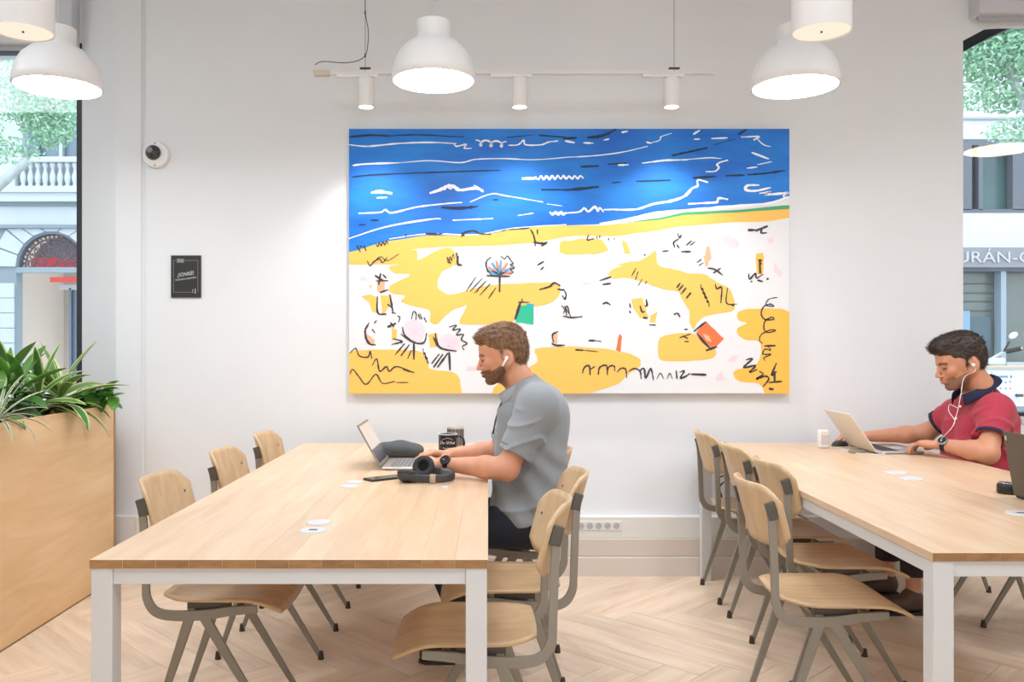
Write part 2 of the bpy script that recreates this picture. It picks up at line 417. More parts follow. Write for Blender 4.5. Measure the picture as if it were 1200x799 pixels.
def make_chair(label, group):
    t = empty('plywood_chair', (0,0,0), 0, label, 'chair', group)
    mm = MB(); mm.grid(lambda a, b: seat_pt(a, b*2-1), 18, 14); mm.build('seat', PLYS, t, smooth=True, solid=.011, auto=.7, fix=False, off=-1)
    mm = MB(); mm.grid(lambda a, b: back_pt(a*2-1, b), 20, 10); mm.build('backrest', PLY, t, smooth=True, solid=.011, auto=.7, fix=False, off=0)
    for s in (-1, 1):
        y = .172*s
        mm = MB()
        p = curve_pts([(-.212,y,.765),(-.205,y,.66),(-.200,y,.52),(-.195,y,.462),(-.165,y,.420),(-.10,y,.408),(0,y,.412),(.08,y,.424),(.165,y,.430)], 5)
        bar(mm, p, [.026]*12+[.026+.008*math.sin(PI*i/(len(p)-13)) for i in range(len(p)-12)])
        mm.build('side_frame', STEEL, t, bevel=.003)
        mm = MB(); bar(mm, [(-.055,y,.41),(-.09,y,.30),(-.188,y,.012)], [.034,.030,.017], .013)
        lg = mm.build('leg', STEEL, t, bevel=.003)
        mm = MB(); mm.lathe([(.013,0),(.0125,.006),(.009,.032)], (-.192,y,0), 10); mm.build('foot_cap', FOOT, lg, smooth=False)
        mm = MB(); bar(mm, [(-.012,y,.41),(.035,y,.33),(.228,y,.012)], [.034,.031,.017], .013)
        lg = mm.build('leg', STEEL, t, bevel=.003)
        mm = MB(); mm.lathe([(.013,0),(.0125,.006),(.009,.032)], (.232,y,0), 10); mm.build('foot_cap', FOOT, lg, smooth=False)
        mm = MB(); bar(mm, [(-.219,y,.790),(-.211,y,.765),(-.205,y,.735)], .032, .018); mm.build('clamp', CLAMP, t, bevel=.003)
        mm = MB(); mm.box(-.07,.07,y-.028*s-.016,y-.028*s+.016,.418,.448); mm.build('seat_block', CLAMP, t, bevel=.003)
    mm = MB()
    for x, z in ((-.055,.425),(.10,.430)): mm.box(x-.012,x+.012,-.168,.168,z-.008,z+.006)
    mm.build('cross_bar', STEEL, t, bevel=.002)
    for s in (-1, 1):
        q = back_pt(.86*s*.98, .62)
        mm = MB(); mm.lathe([(.0045,-.002),(.0045,.0085)], (q.x, q.y, q.z), 10, 'x'); mm.build('screw_head', CLAMP, t)
    return t
GL, GR2, GR3, GR4 = 'chairs along the planter side of the left table', 'chairs along the right side of the left table', 'chairs along the left side of the right table', 'chairs along the far side of the right table'
chair0 = None
def chair(x, y, rz, label, group):
    global chair0
    if chair0 is None: chair0 = make_chair(label, group); c = chair0
    else: c = copy_tree(chair0); c['label'] = label; c['group'] = group
    c.location = (x, y, 0); c.rotation_euler = (0, 0, math.radians(rz))
    return c
chair(-.92, 2.965, 0, 'oak plywood chair nearest the camera between the planter and the left table', GL)
chair(-.92, 3.685, 0, 'middle one of the three oak plywood chairs between planter and left table', GL)
chair(-.92, 4.36, 0, 'oak plywood chair at the wall end of the left table, planter side', GL)
chair(-.02, 2.555, 180, 'empty oak plywood chair closest to the camera on the right side of the left table', GR2)
chair(.09, 3.065, 180, 'empty oak plywood chair right behind the man in the grey polo, turned to the table', GR2)
chair(.10, 3.76, 180, 'oak plywood chair the man in the grey polo sits on', GR2)
chair(1.117, 2.90, 0, 'oak plywood chair closest to the camera at the right table, pulled out furthest', GR3)
chair(1.33, 3.37, 0, 'oak plywood chair pushed well under the right table, second from the camera', GR3)
chair(1.335, 3.87, 0, 'oak plywood chair third from the camera on the left side of the right table', GR3)
chair(1.345, 4.42, 0, 'oak plywood chair next to the white wall at the far end of the right table', GR3)
chair(2.42, 4.28, 180, 'oak plywood chair the man in the red polo sits on', GR4)
chair(2.50, 3.735, 180, 'oak plywood chair under the dark laptop, seen only by its feet', GR4)

# ---------------------------------------------------------------- planter
pt = empty('planter_box', (-2.44, 2.4, 0), 0, 'tall light oak planter box filled with green plants by the left window', 'planter')
m = MB(); m.box(.362,.382,-2.3,2.29,0,.962); m.build('side_panel', PLANTW, pt, bevel=.001)
m = MB(); m.box(-.382,-.362,-2.3,2.29,0,.962); m.build('side_panel', PLANTW, pt, bevel=.001)
m = MB(); m.box(-.36,.382,2.29,2.312,0,.965); m.build('end_panel', mat('planter_edge', (176,128,82), .5), pt, bevel=.001)
m = MB(); m.box(-.36,.36,-2.3,-2.28,0,.962); m.build('end_panel', PLANTW, pt)
m = MB(); m.box(-.36,.36,-2.28,2.288,.80,.90); s_ = m.build('soil', SOIL, pt); s_['kind'] = 'stuff'
# ---------------------------------------------------------------- plants, each leaf a part
def leafmat(name, c1, c2, edge=None):
    m, t, b = M_(name); N, L = t.nodes, t.links
    a = N.new('ShaderNodeAttribute'); a.attribute_name = 'lf'          # x: across -1..1, y: along
    oi = N.new('ShaderNodeObjectInfo')
    sp = N.new('ShaderNodeSeparateXYZ'); L.new(a.outputs['Vector'], sp.inputs[0])
    ab = N.new('ShaderNodeMath'); ab.operation = 'ABSOLUTE'; L.new(sp.outputs['X'], ab.inputs[0])
    mx = N.new('ShaderNodeMix'); mx.data_type = 'RGBA'; mx.inputs['A'].default_value = lin(c1)+(1,); mx.inputs['B'].default_value = lin(c2)+(1,)
    L.new(oi.outputs['Random'], mx.inputs['Factor'])
    out = mx.outputs['Result']
    if edge:
        rp = N.new('ShaderNodeMapRange'); rp.inputs['From Min'].default_value = .62; rp.inputs['From Max'].default_value = .8
        L.new(ab.outputs[0], rp.inputs['Value'])
        m2 = N.new('ShaderNodeMix'); m2.data_type = 'RGBA'; m2.inputs['B'].default_value = lin(edge)+(1,)
        L.new(out, m2.inputs['A']); L.new(rp.outputs['Result'], m2.inputs['Factor']); out = m2.outputs['Result']
    L.new(out, b.inputs['Base Color']); b.inputs['Roughness'].default_value = .35
    b.inputs['Transmission Weight'].default_value = 0
    return m
LM_DARK = leafmat('deep_green_leaf', (52,106,38), (104,154,62)); LM_VAR = leafmat('cream_edged_leaf', (66,118,60), (112,156,78), (216,222,148))
LM_HEART = leafmat('pothos_leaf', (58,122,44), (96,158,62)); LM_STRIPE = leafmat('spider_leaf', (84,120,80), (110,140,90), (222,220,196))
STEMM = mat('plant_stem', (92,104,56), .6)
def leaf_mesh(L_, W, droop, fold=.25, shape='lance', seg=8):
    'leaf along +x from the origin, arching down; built in its own frame'
    vs = []; uv = []; x = z = 0; ang = 0
    for i in range(seg+1):
        t = i/seg
        w = {'lance': math.sin(PI*min(1,t*.93+.05))**.8, 'heart': (math.sin(PI*min(1,(t*.8+.2)))**.7 if t > .02 else .35), 'strap': min(1, (1-t)*3+.02)*min(1,.6+t)}[shape]
        w = max(.02, w)*W/2
        for a in (-1,-.7,0,.7,1):
            vs.append((x, a*w, z+abs(a)*w*fold-(.12*w if a == 0 else 0))); uv.append((a, t, 0))
        ang = -droop*(t**1.2); x += L_/seg*math.cos(ang); z += L_/seg*math.sin(ang)
    fs = [(i*5+k, i*5+k+1, (i+1)*5+k+1, (i+1)*5+k) for i in range(seg) for k in range(4)]
    me = bpy.data.meshes.new('leaf'); me.from_pydata(vs, [], fs); me.shade_smooth()
    at_ = me.attributes.new('lf', 'FLOAT_VECTOR', 'POINT'); at_.data.foreach_set('vector', np.array(uv, dtype=np.float32).ravel())
    return me
rp = random.Random(11)
LEAFS = {}
for nm, Lf, Wf, fo, sh, mt in (('var', .26, .055, .3, 'lance', LM_VAR), ('dark', .20, .062, .3, 'lance', LM_DARK), ('heart', .085, .062, .2, 'heart', LM_HEART), ('stripe', .26, .014, .5, 'strap', LM_STRIPE)):
    LEAFS[nm] = []
    for dr in (.25, .7, 1.2, 1.8):
        me = leaf_mesh(Lf, Wf, dr, fo, sh); me.materials.append(mt); LEAFS[nm].append(me)
def put_leaf(root, kind, pos, yaw, pitch, dr, sc=1):
    o = bpy.data.objects.new('leaf', LEAFS[kind][dr]); COL.objects.link(o); o.parent = root
    o.location = pos; o.rotation_euler = (rp.uniform(-.4,.4), -pitch, yaw); o.scale = (sc*rp.uniform(.85,1.15), sc, sc)
    m = o.modifiers.new('thick', 'SOLIDIFY'); m.thickness = .0012
def plant(kind, x, y, h, n, label, name, sc=1, spread=1.0, stems=1):
    t = empty(name, (x, y, .895), 0, label, 'plant', 'plants in the oak planter')
    for s in range(stems):
        sx, sy = (rp.uniform(-.05,.05), rp.uniform(-.07,.07)) if stems > 1 else (0,0)
        hh = h*rp.uniform(.75,1.1) if s else h
        lean = (rp.uniform(-.12,.12)*spread, rp.uniform(-.12,.12)*spread)
        m = MB(); m.tube(curve_pts([(sx,sy,0),(sx+lean[0]*.4,sy+lean[1]*.4,hh*.5),(sx+lean[0],sy+lean[1],hh)],4), .005, 6); m.build('stem', STEMM, t, smooth=True)
        nn = n//stems
        for i in range(nn):
            f = (i+.5)/nn; a = i*2.4+rp.uniform(-.3,.3)+s
            z = max(hh*(.35+.65*f), .085); k = min(1, z/hh)
            put_leaf(t, kind, (sx+lean[0]*k, sy+lean[1]*k, z), a, 1.25*f**1.5-.05+rp.uniform(-.2,.2), min(3 if kind == 'stripe' else 2, int((1-f)*2.2+rp.random())), sc)
    return t
plant('var', -2.20, 3.30, .20, 16, 'dracaena with long cream-edged leaves at the left edge of the picture', 'dracaena', 1.1)
plant('dark', -2.45, 3.62, .30, 14, 'tall dark green leafy plant reaching up in front of the shop arch', 'rubber_plant', 1.15, stems=2)
plant('dark', -2.32, 4.02, .27, 18, 'bushy plant with upright deep green leaves in the middle of the planter', 'rubber_plant', 1.05, stems=2)
plant('var', -2.22, 4.12, .15, 12, 'low dracaena with cream-edged leaves hanging towards the room', 'dracaena', 1.05)
plant('var', -2.34, 4.40, .20, 16, 'dracaena whose long yellow-rimmed leaves reach the window frame', 'dracaena', 1.05)
plant('stripe', -2.13, 3.62, .02, 26, 'spider plant with thin striped arching leaves at the planter rim', 'spider_plant', .9)
plant('stripe', -2.16, 3.98, .02, 18, 'smaller spider plant with thin pale leaves behind the first one', 'spider_plant', .75)
plant('dark', -2.55, 4.28, .22, 14, 'green leafy plant close to the window glass', 'rubber_plant', 1.0, stems=2)
plant('dark', -2.62, 3.9, .25, 12, 'green leafy plant at the back of the planter against the window', 'rubber_plant', 1.0, stems=2)
plant('dark', -2.22, 3.78, .17, 16, 'leafy dark green plant between the two spider plants', 'rubber_plant', .95, stems=2)
plant('var', -2.30, 3.55, .24, 18, 'upright dracaena with broad cream-rimmed leaves over the left spider plant', 'dracaena', 1.15)
plant('var', -2.17, 4.33, .17, 18, 'dracaena whose long cream-rimmed leaves point towards the white pier', 'dracaena', 1.15, spread=.3)
plant('dark', -2.28, 4.50, .13, 14, 'low dark leafy plant behind the pothos at the planter end', 'rubber_plant', .9, stems=2)
plant('dark', -2.16, 3.45, .22, 14, 'glossy green plant with broad leaves at the left edge of the picture', 'rubber_plant', 1.1, stems=2)
plant('var', -2.5, 3.2, .25, 12, 'cream-edged dracaena at the back left of the planter', 'dracaena', 1.1)
pth = empty('pothos', (-2.15, 4.5, .895), 0, 'pothos with small heart-shaped leaves trailing over the planter end', 'plant', 'plants in the oak planter')
for k in range(9):
    a = rp.uniform(-.7, 2.4) if k else .2
    ln = rp.uniform(.10,.22); up = rp.uniform(.08,.2)
    pts = curve_pts([(0,0,0),(ln*.4*math.cos(a),ln*.35*math.sin(a),up*.8),(ln*.75*math.cos(a),ln*.5*math.sin(a),up),(ln*.95*math.cos(a),ln*.62*math.sin(a),up*.75)],4)
    m = MB(); m.tube(pts, .0025, 5); m.build('stem', STEMM, pth)
    for q in pts[4::2]:
        put_leaf(pth, 'heart', q, rp.uniform(-2.8,1.2), rp.uniform(-.9,.6), 1, rp.uniform(.8,1.15))
# the long trailing sprig that hangs over the corner
m = MB(); pts = curve_pts([(.0,0,.02),(.05,.02,.13),(.09,.06,.16),(.10,.11,.14)],4); m.tube(pts, .0025, 5); m.build('stem', STEMM, pth)
for q, y_, p_ in ((pts[6],-1.2,-.6),(pts[8],-.6,.2),(pts[10],.3,.9),(pts[12],-1.5,.4),(pts[4],-1.6,-.9)): put_leaf(pth, 'heart', q, y_, p_, 1, 1.1)
gl = empty('glass_globe', (-2.3, 4.22, .955), 0, 'pale turquoise glass globe among the plant leaves in the planter', 'ornament')
m = MB(); m.lathe([(.001,-.06)]+[(.06*math.sin(PI*i/12), -.06*math.cos(PI*i/12)) for i in range(1,12)]+[(.001,.06)], (0,0,0), 20, caps=False)
m.build('globe', mat('turquoise_glass', (150,214,214), .12, spec=.8, coat=.5), gl, smooth=True)

# ---------------------------------------------------------------- lamps
def pendant(x, y, z, label):
    t = empty('pendant_lamp', (x, y, z), 0, label, 'lamp', 'white dome pendants')
    R = .185
    prof = [(.18,0),(R,.004),(R*.985,.04),(R*.93,.085),(R*.80,.130),(R*.60,.165),(R*.42,.183),(.074,.190),(.072,.20)]
    m = MB(); m.lathe(prof, (0,0,0), 48, caps=False); m.lathe([(r-.004,h) for r,h in prof][::-1], (0,0,0), 48, caps=False)
    m.build('lamp_shade', SHADE, t, smooth=True, fix=False)
    m = MB(); m.lathe([(.072,.196),(.074,.2),(.074,.258),(.070,.262),(.006,.263)], (0,0,0), 36); m.build('neck', SHADE, t, auto=.6)
    m = MB(); m.tube([(0,0,.262),(0,0,CEIL_Z-z-.02)], .0028, 8); m.build('cord', mat('cord_white',(206,206,206),.6), t)
    m = MB(); m.lathe([(.05,CEIL_Z-z-.025),(.05,CEIL_Z-z)], (0,0,0), 24); m.build('ceiling_rose', SHADE, t)
    m = MB(); m.lathe([(.001,.010),(R-.008,.010)], (0,0,0), 48, caps=False); m.build('diffuser', emis('pendant_light', (250,250,255), PENDANT_GLOW), t)
    return t
p0 = pendant(-1.885, 3.74, 2.418, 'white dome pendant lamp hanging before the left window')
p1 = pendant(-.239, 3.74, 2.447, 'white dome pendant lamp hanging above the left end of the painting')
p2 = pendant(1.32, 3.67, 2.40, 'white dome pendant lamp hanging above the right end of the painting')
for x, y, lab in ((-.5, 1.0, 'white dome pendant lamp above the near end of the left table, out of view'), (1.7, 1.1, 'white dome pendant lamp above the near end of the right table, out of view'), (2.95, 3.3, 'white dome pendant lamp beyond the right edge of the view')):
    pendant(x, y, 2.6, lab)
def cyl_lamp(x, y, z, label):
    t = empty('cylinder_lamp', (x, y, z), 0, label, 'lamp', 'white cylinder downlights')
    m = MB(); m.lathe([(.094,.006),(.100,0),(.101,.002),(.101,CEIL_Z-z-.05),(.098,CEIL_Z-z)], (0,0,0), 40, caps=False); m.build('body', SHADE, t, auto=.6)
    m = MB(); m.lathe([(.001,.004),(.096,.004)], (0,0,0), 40, caps=False); m.build('diffuser', emis('cream_glow', (255,240,218), 1.02), t)
    m = MB(); m.lathe([(.004,-.001),(.004,.004)], (0,0,0), 10); m.build('sensor', DARKGREY, t)
cyl_lamp(1.172, 3.0, 2.392, 'white cylinder downlight above the dome pendant on the right')
cyl_lamp(-1.635, 3.0, 2.392, 'white cylinder downlight at the upper left corner of the picture')
big = empty('disc_lamp', (4.55, 2.8, 3.02), 0, 'large round white ceiling lamp reflected in the arched window', 'lamp')
m = MB(); m.lathe([(.30,0),(.30,.06),(.02,.10)], (0,0,0), 48); m.build('body', SHADE, big)
m = MB(); m.lathe([(.001,-.002),(.28,-.002)], (0,0,0), 48, caps=False); m.build('diffuser', emis('disc_glow', (255,238,215), 14), big)
m = MB(); m.tube([(0,0,.1),(0,0,.58)], .004, 8); m.build('cord', TRIMW, big)
# track with three spots
TY = 4.54
tx0, tx1, tz = (368-572)*TY/1000, (836-572)*TY/1000, CAM_H+(402-86)*TY/1000
tr = empty('track_light', ((tx0+tx1)/2, TY, tz), 0, 'thin white ceiling track carrying three cylinder spotlights above the painting', 'lamp')
cxm = (tx0+tx1)/2
m = MB(); m.box(tx0-cxm+.06, tx1-cxm, -.017, .017, -.006, .006); m.build('track', TRIMW, tr)
m = MB(); m.box(tx0-cxm, tx0-cxm+.085, -.018, .018, -.014, .014); m.build('feed_box', mat('feed_box', (208,196,184), .5), tr, bevel=.002)
for px in (429, 609, 787):
    X = (px-572)*TY/1000-cxm
    m = MB(); m.box(X-.155, X+.065, -.016, .016, -.022, -.006)
    sp = m.build('adapter', SHADE, tr, bevel=.002)
    m = MB(); m.lathe([(.012,-.026),(.040,-.028),(.041,-.034),(.041,-.175),(.038,-.180)], (X,0,0), 32, caps=False)
    m.build('spot_body', SHADE, tr, auto=.6)
    m = MB(); m.lathe([(.001,-.172),(.0385,-.172)], (X,0,0), 32, caps=False); m.build('spot_lens', emis('spot_glow', (255,252,246), 9), tr)
    d = bpy.data.lights.new('spot', 'SPOT'); d.energy = TRACK_POWER; d.spot_size = math.radians(104); d.spot_blend = .75; d.shadow_soft_size = .03; d.color = (.97,.98,1)
    o = bpy.data.objects.new('spot_lamp', d); COL.objects.link(o); o.parent = tr; o.location = (X, 0, -.186)
for px in (428, 790):
    X = (px-572)*TY/1000-cxm
    m = MB(); m.tube([(X,0,0),(X,0,CEIL_Z-tz)], .0016, 6); m.build('suspension_wire', mat('wire_grey',(120,116,112),.5), tr)
    m = MB(); m.box(X-.028,X+.028,-.01,.01,.024,.030); m.build('wire_clip', DARKGREY, tr)
ap = lambda px, py: at(px, py, TY)-Vector((cxm, TY, tz))
m = MB(); m.tube(curve_pts([ap(429,-30),ap(428,12),ap(431.5,35),ap(431,52),ap(428,65),ap(418,71.5),ap(402,73.5),ap(378,72),ap(369,76)], 6), .0022, 6); m.build('feed_cable', BLACK, tr)
for py in (15, 65):
    q = ap(428, py); m = MB(); m.lathe([(.004,-.01),(.004,.01)], q, 8); m.build('cable_clip', BLACK, tr)
# the track carries only these three spots
# ---------------------------------------------------------------- security camera and sign
sc_ = empty('security_camera', at(184,182,WY), 0, 'round white security camera with a dark dome on the wall left', 'camera')
m = MB(); m.lathe([(.076,0),(.078,-.012),(.070,-.030),(.045,-.034)], (0,0,0), 40, 'y'); m.build('housing', SHADE, sc_, auto=.6)
m = MB(); m.lathe([(.043*math.cos(PI/2*i/8)+.0005, -.034-.036*math.sin(PI/2*i/8)) for i in range(9)], (-.008,0,.008), 32, 'y'); m.build('dome', mat('smoked_dome', (42,40,38), .12, coat=.6), sc_, smooth=True)
m = MB(); m.lathe([(.017,-.06),(.017,-.072),(.010,-.074)], (-.016,-.001,.016), 20, 'y'); m.build('lens', mat('lens_grey', (128,126,122), .25), sc_, auto=.5)
for z in (-.062,.062): 
    m = MB(); m.lathe([(.004,-.026),(.004,-.033)], (0,0,z), 10, 'y'); m.build('screw_head', DARKGREY, sc_)
sg = empty('wall_sign', at(218.5,324,WY), 0, 'black rectangular notice with white lettering on the wall below the security camera', 'sign')
PRINT = mat('print_white', (205,208,208), .6); PRINTD = mat('print_grey', (130,132,132), .6)
m = MB(); m.box(-.084,.084,-.012,0,-.119,.119); m.build('panel', mat('sign_black', (38,37,35), .5), sg, bevel=.001)
m = MB(); a_, b_, w_ = .069, .09, .0012
m.box(-a_,-.054,-.0128,-.0119,b_-w_,b_+w_); m.box(-.006,a_,-.0128,-.0119,b_-w_,b_+w_); m.box(-a_-w_,-a_+w_,-.0128,-.0119,-b_,b_); m.box(a_-w_,a_+w_,-.0128,-.0119,-b_,b_); m.box(-a_,.034,-.0128,-.0119,-b_-w_,-b_+w_)
m.build('border_line', PRINTD, sg)
m = MB(); m.box(-.05,-.01,-.0128,-.0119,.078,.100); m.build('border_tab', PRINTD, sg)
tr_ = (PI/2, math.radians(-8), 0)
text('lettering', '¡SONRÍE!', .030, (-.002,-.0122,.012), tr_, PRINT, sg, shear=.3, sx=.8, extrude=.0008)
text('lettering', 'TE ESTAMOS GRABANDO', .0125, (0,-.0122,-.014), tr_, PRINT, sg, shear=.2, sx=.84, extrude=.0008)
m = MB(); m.box(.052,.056,-.0128,-.0119,-.098,-.070); m.box(.038,.042,-.0128,-.0119,-.080,-.074); m.box(.038,.042,-.0128,-.0119,-.092,-.086); m.build('emblem', PRINT, sg)

# black cord hanging behind the far leg of the right table
tag(None or (lambda mm: mm.build('hanging_cord', BLACKM))(MB().tube(curve_pts([at(840,560,4.7),at(853,556,4.66),at(856,560,4.64),at(848,565,4.66),at(843,572,4.68),at(846,584,4.68),at(842,592,4.68),at(845,600,4.70),at(848,606,4.70),at(853,605,4.69)],6), .0045, 6)),
    'black power cord looped down beside the far leg of the right table', 'cord')

# ---------------------------------------------------------------- things on the left table
TZ = .75
def rot(o, rx=0, ry=0, rz=0): o.rotation_euler = (rx, ry, rz); return o
def laptop(x, y, rz, label, body, lid, screen_m, angle, w=.305, d=.215, keys=True):
    'hinge at the local origin, keyboard towards +x, screen leaning back to -x'
    t = empty('laptop', (x, y, TZ), rz, label, 'laptop')
    m = MB(); m.prism([(0,-w/2),(d,-w/2),(d,w/2),(0,w/2)], 'z', .002, .014); m.build('base', body, t, bevel=.004)
    if keys:
        kb = MB(); kb.box(.035,.125,-w/2+.02,w/2-.02,.0139,.0144); kbo = kb.build('keyboard', mat('key_bed', (150,150,150), .5), t)
        kk = MB(); kk.box(-.0065,.0065,-.0072,.0072,0,.0012); km = kk.mesh('key'); km.materials.append(mat('key_black', (58,58,60), .5) if keys == 'dark' else mat('key_grey', (120,120,122), .5))
        for i in range(5):
            for j in range(14):
                o = bpy.data.objects.new('key', km); COL.objects.link(o); o.parent = kbo; o.location = (.045+i*.0175, -w/2+.0325+j*(w-.065)/13, .0145)
        tp = MB(); tp.box(.135,.205,-.05,.05,.0139,.0143); tp.build('touchpad', mat('touchpad', (190,190,190), .4), t)
    L_ = d-.005; ca, sa = math.cos(angle), math.sin(angle)
    R_ = Matrix.Translation((0,0,.012)) @ Matrix.Rotation(angle, 4, 'Y')
    m = MB(); m.box(-L_, 0, -w/2, w/2, -.006, 0); o = m.build('lid', lid, t, bevel=.0025); o.matrix_local = R_ @ Matrix.Identity(4)
    m = MB(); m.box(-L_+.01, -.014, -w/2+.008, w/2-.008, 0, .0006); s = m.build('screen', screen_m, o)
    m = MB(); m.tube([(0,-w/2+.03,.012),(0,w/2-.03,.012)], .005, 8); m.build('hinge', DARKGREY, t)
    return t, o
SCRN = mat('screen_page', (196,188,178), .3, emit=(196,188,178), estr=.25)
ln, lid = laptop(-.462, 3.84, 0, 'open silver laptop before the man in the grey polo, seen from its side', ALU, mat('laptop_grey_lid', (150,144,138), .4, metal=.5), SCRN, math.radians(61))
m = MB(); m.box(-.085, -.016, -.143, .143, .0006, .0012); m.build('screen_dock', mat('screen_dark', (62,64,72), .3), lid)
ln2, lid2 = laptop(1.925, 4.385, 0, 'open laptop with pale champagne lid before the man in the red polo', ALU, ALUG, SCRN, math.radians(55), w=.325, d=.235, keys='dark')
ln3, lid3 = laptop(1.872, 2.87, math.radians(-2), 'dark brown-grey laptop cut off by the right edge of the picture', BLACKM, mat('lid_brown', (84,76,62), .5), SCRN, math.radians(80), w=.34, d=.235, keys='dark')
m = MB(); m.prism([(-.20,.148),(-.196,.160),(-.212,.160),(-.216,.148)], 'z', -.0075, -.006); m.build('lid_emblem', mat('emblem_grey', (176,172,160), .35), lid3)
# phone
ph = empty('phone', (-.42, 3.455, TZ), math.radians(38), 'black phone lying flat on the table before the silver laptop', 'phone')
m = MB(); m.prism([(-.08,-.036),(.08,-.036),(.08,.036),(-.08,.036)], 'z', 0, .008); m.build('body', BLACK, ph, bevel=.004)
m = MB(); m.box(-.074,.074,-.031,.031,.0078,.0085); m.build('screen', mat('phone_glass', (30,28,27), .08, spec=.8), ph)
# over-ear headphones lying on the table
hp = empty('headphones', (-.235, 3.40, TZ), 0, 'dark grey over-ear headphones lying beside the watch arm of the man in grey', 'headphones')
HB = mat('headphone_shell', (58,58,60), .45); HP = mat('ear_pad', (46,46,48), .75, bump=.3); HPI = mat('headband_grey', (106,106,106), .6)
arc = [(-.075+.0,-.045,.022),(-.03,-.062,.020),(.03,-.068,.020),(.075,-.058,.022),(.095,-.030,.024),(.098,.005,.026),(.085,.035,.028),(.055,.055,.030),(.01,.062,.034)]
pts = curve_pts(arc, 5)
m = MB(); m.tube(pts, 1, 10, flat=(.005,.017)); hb = m.build('headband', HB, hp, smooth=True)
m = MB(); m.tube([Vector(p)+((Vector((.01,0,p[2]))-Vector(p)).normalized()*.0045) for p in pts[16:-4]], 1, 8, flat=(.004,.013)); m.build('headband_padding', HPI, hb, smooth=True)
m = MB(); m.tube([(.008,-.067,.020),(.03,-.0685,.020)], 1, 8, flat=(.006,.0185)); m.build('slider_joint', mat('slider_tan', (176,160,134), .4), hb)
def earcup(loc, nrm, name, mt):
    q = Vector((0,0,1)).rotation_difference(Vector(nrm).normalized()).to_matrix().to_4x4(); q.translation = loc
    e = MB(); e.lathe([(.001,-.024),(.030,-.023),(.041,-.013),(.044,-.002),(.043,.004)], (0,0,0), 28, caps=False)
    o = e.build(name, HB, hp, smooth=True); o.matrix_local = q
    e = MB(); prof = [(.045-.012+.012*math.cos(a), .008+.010*math.sin(a)) for a in [PI*2*i/14 for i in range(15)]]
    e.lathe([(r,h) for r,h in prof], (0,0,0), 32, caps=False); p = e.build('ear_pad', HP, o, smooth=True)
    e = MB(); e.lathe([(.001,.004),(.03,.004)], (0,0,0), 24, caps=False); e.build('ear_mesh', mat('ear_mesh', (14,14,14), .9), o)
earcup((-.025,.052,.050), (-.12,-.86,.42), 'ear_cup', HB)
earcup((-.082,-.022,.026), (.1,.25,.95), 'ear_cup', HB)
# mugs
def mug(x, y, r, h, label, body, hand=True, print_=True):
    t = empty('mug', (x, y, TZ), 0, label, 'mug')
    m = MB(); m.lathe([(.001,.004),(r-.004,.004),(r-.0035,h-.003),(r-.0015,h),(r,h-.002),(r,.004),(r-.003,0),(.001,0)], (0,0,0), 40, caps=False); m.build('body', body, t, auto=.6)
    if hand:
        m = MB(); m.tube(curve_pts([(r-.002,0,h*.86),(r+.022,0,h*.84),(r+.034,0,h*.62),(r+.033,0,h*.32),(r+.016,0,h*.16),(r-.002,0,h*.14)],5), .0052, 10); m.build('mug_handle', body, t, smooth=True)
    return t
MUGB = mat('black_ceramic', (34,28,26), .25, spec=.6)
mg = mug(-.203, 4.30, .047, .093, 'black mug with white lettering standing behind the typing hands', MUGB)
m = MB(); m.lathe([(.0465,.0905),(.0475,.0925),(.0465,.0945),(.044,.0935)], (0,0,0), 40, caps=False); m.build('rim', SHADE, mg, smooth=True)
def wrap_text(s, size, z, r, parent, mt, shear=0):
    o = text('lettering', s, size, (0,0,0), (0,0,0), mt, parent, extrude=.0003, shear=shear)
    for v in o.data.vertices:
        a = v.co.x/r-PI/2; rr = r+.0004+v.co.z; v.co = Vector((rr*math.cos(a), rr*math.sin(a), z+v.co.y))
wrap_text('Do What', .021, .052, .047, mg, PRINT, .2)
wrap_text('You Love', .013, .026, .047, mg, PRINT, .1)
m = MB(); m.tube([(.0476*math.cos(a), .0476*math.sin(a), .058+.018*math.cos((a+PI/2)*1.9)) for a in [-PI/2+(-.62+1.24*i/12) for i in range(13)]], .0009, 5); m.build('lettering', PRINT, mg)
mg2 = mug(-.170, 4.44, .043, .118, 'tall pale mug with thin dark vertical stripes behind the black mug', mat('pale_ceramic', (196,190,186), .35), hand=False)
for k in range(22):
    a = PI+.1+k*.145; w = .0035 if k % 3 else .006
    m = MB(); m.prism([(.0432*math.cos(a-w/.086),.0432*math.sin(a-w/.086)),(.0438*math.cos(a-w/.086),.0438*math.sin(a-w/.086)),(.0438*math.cos(a+w/.086),.0438*math.sin(a+w/.086)),(.0432*math.cos(a+w/.086),.0432*math.sin(a+w/.086))], 'z', .022, .106); m.build('stripe', mat('stripe_grey', (84,72,68), .5) if k == 0 else bpy.data.materials['stripe_grey'], mg2)
# soft dark pouch
pc = empty('zip_pouch', (-.435, 4.12, TZ), math.radians(-6), 'soft dark grey zip pouch lying behind the silver laptop', 'pouch')
m = MB()
def pf(a, b):
    u, v = a*2*PI, b
    rr = math.sin(PI*min(1, max(0, v)))**.55 if 0 < v < 1 else 0
    x = .125*math.copysign(abs(math.cos(u))**.8, math.cos(u))*rr; y = .085*math.copysign(abs(math.sin(u))**.8, math.sin(u))*rr
    z = .034-.034*math.cos(PI*v)
    if z > .03: z += .010*math.exp(-((x-.0)/.07)**2)+.002*math.sin(x*60+y*30)
    return (x, y, z)
m.grid(pf, 40, 16); m.build('fabric_body', mat('pouch_grey', (74,78,78), .8, bump=.3, bscale=300), pc, smooth=True)
m = MB(); m.tube([(.122*math.cos(a), .082*math.sin(a), .033) for a in [2*PI*i/32 for i in range(32)]], .0035, 6, closed=True); m.build('zip', BLACKM, pc, smooth=True)

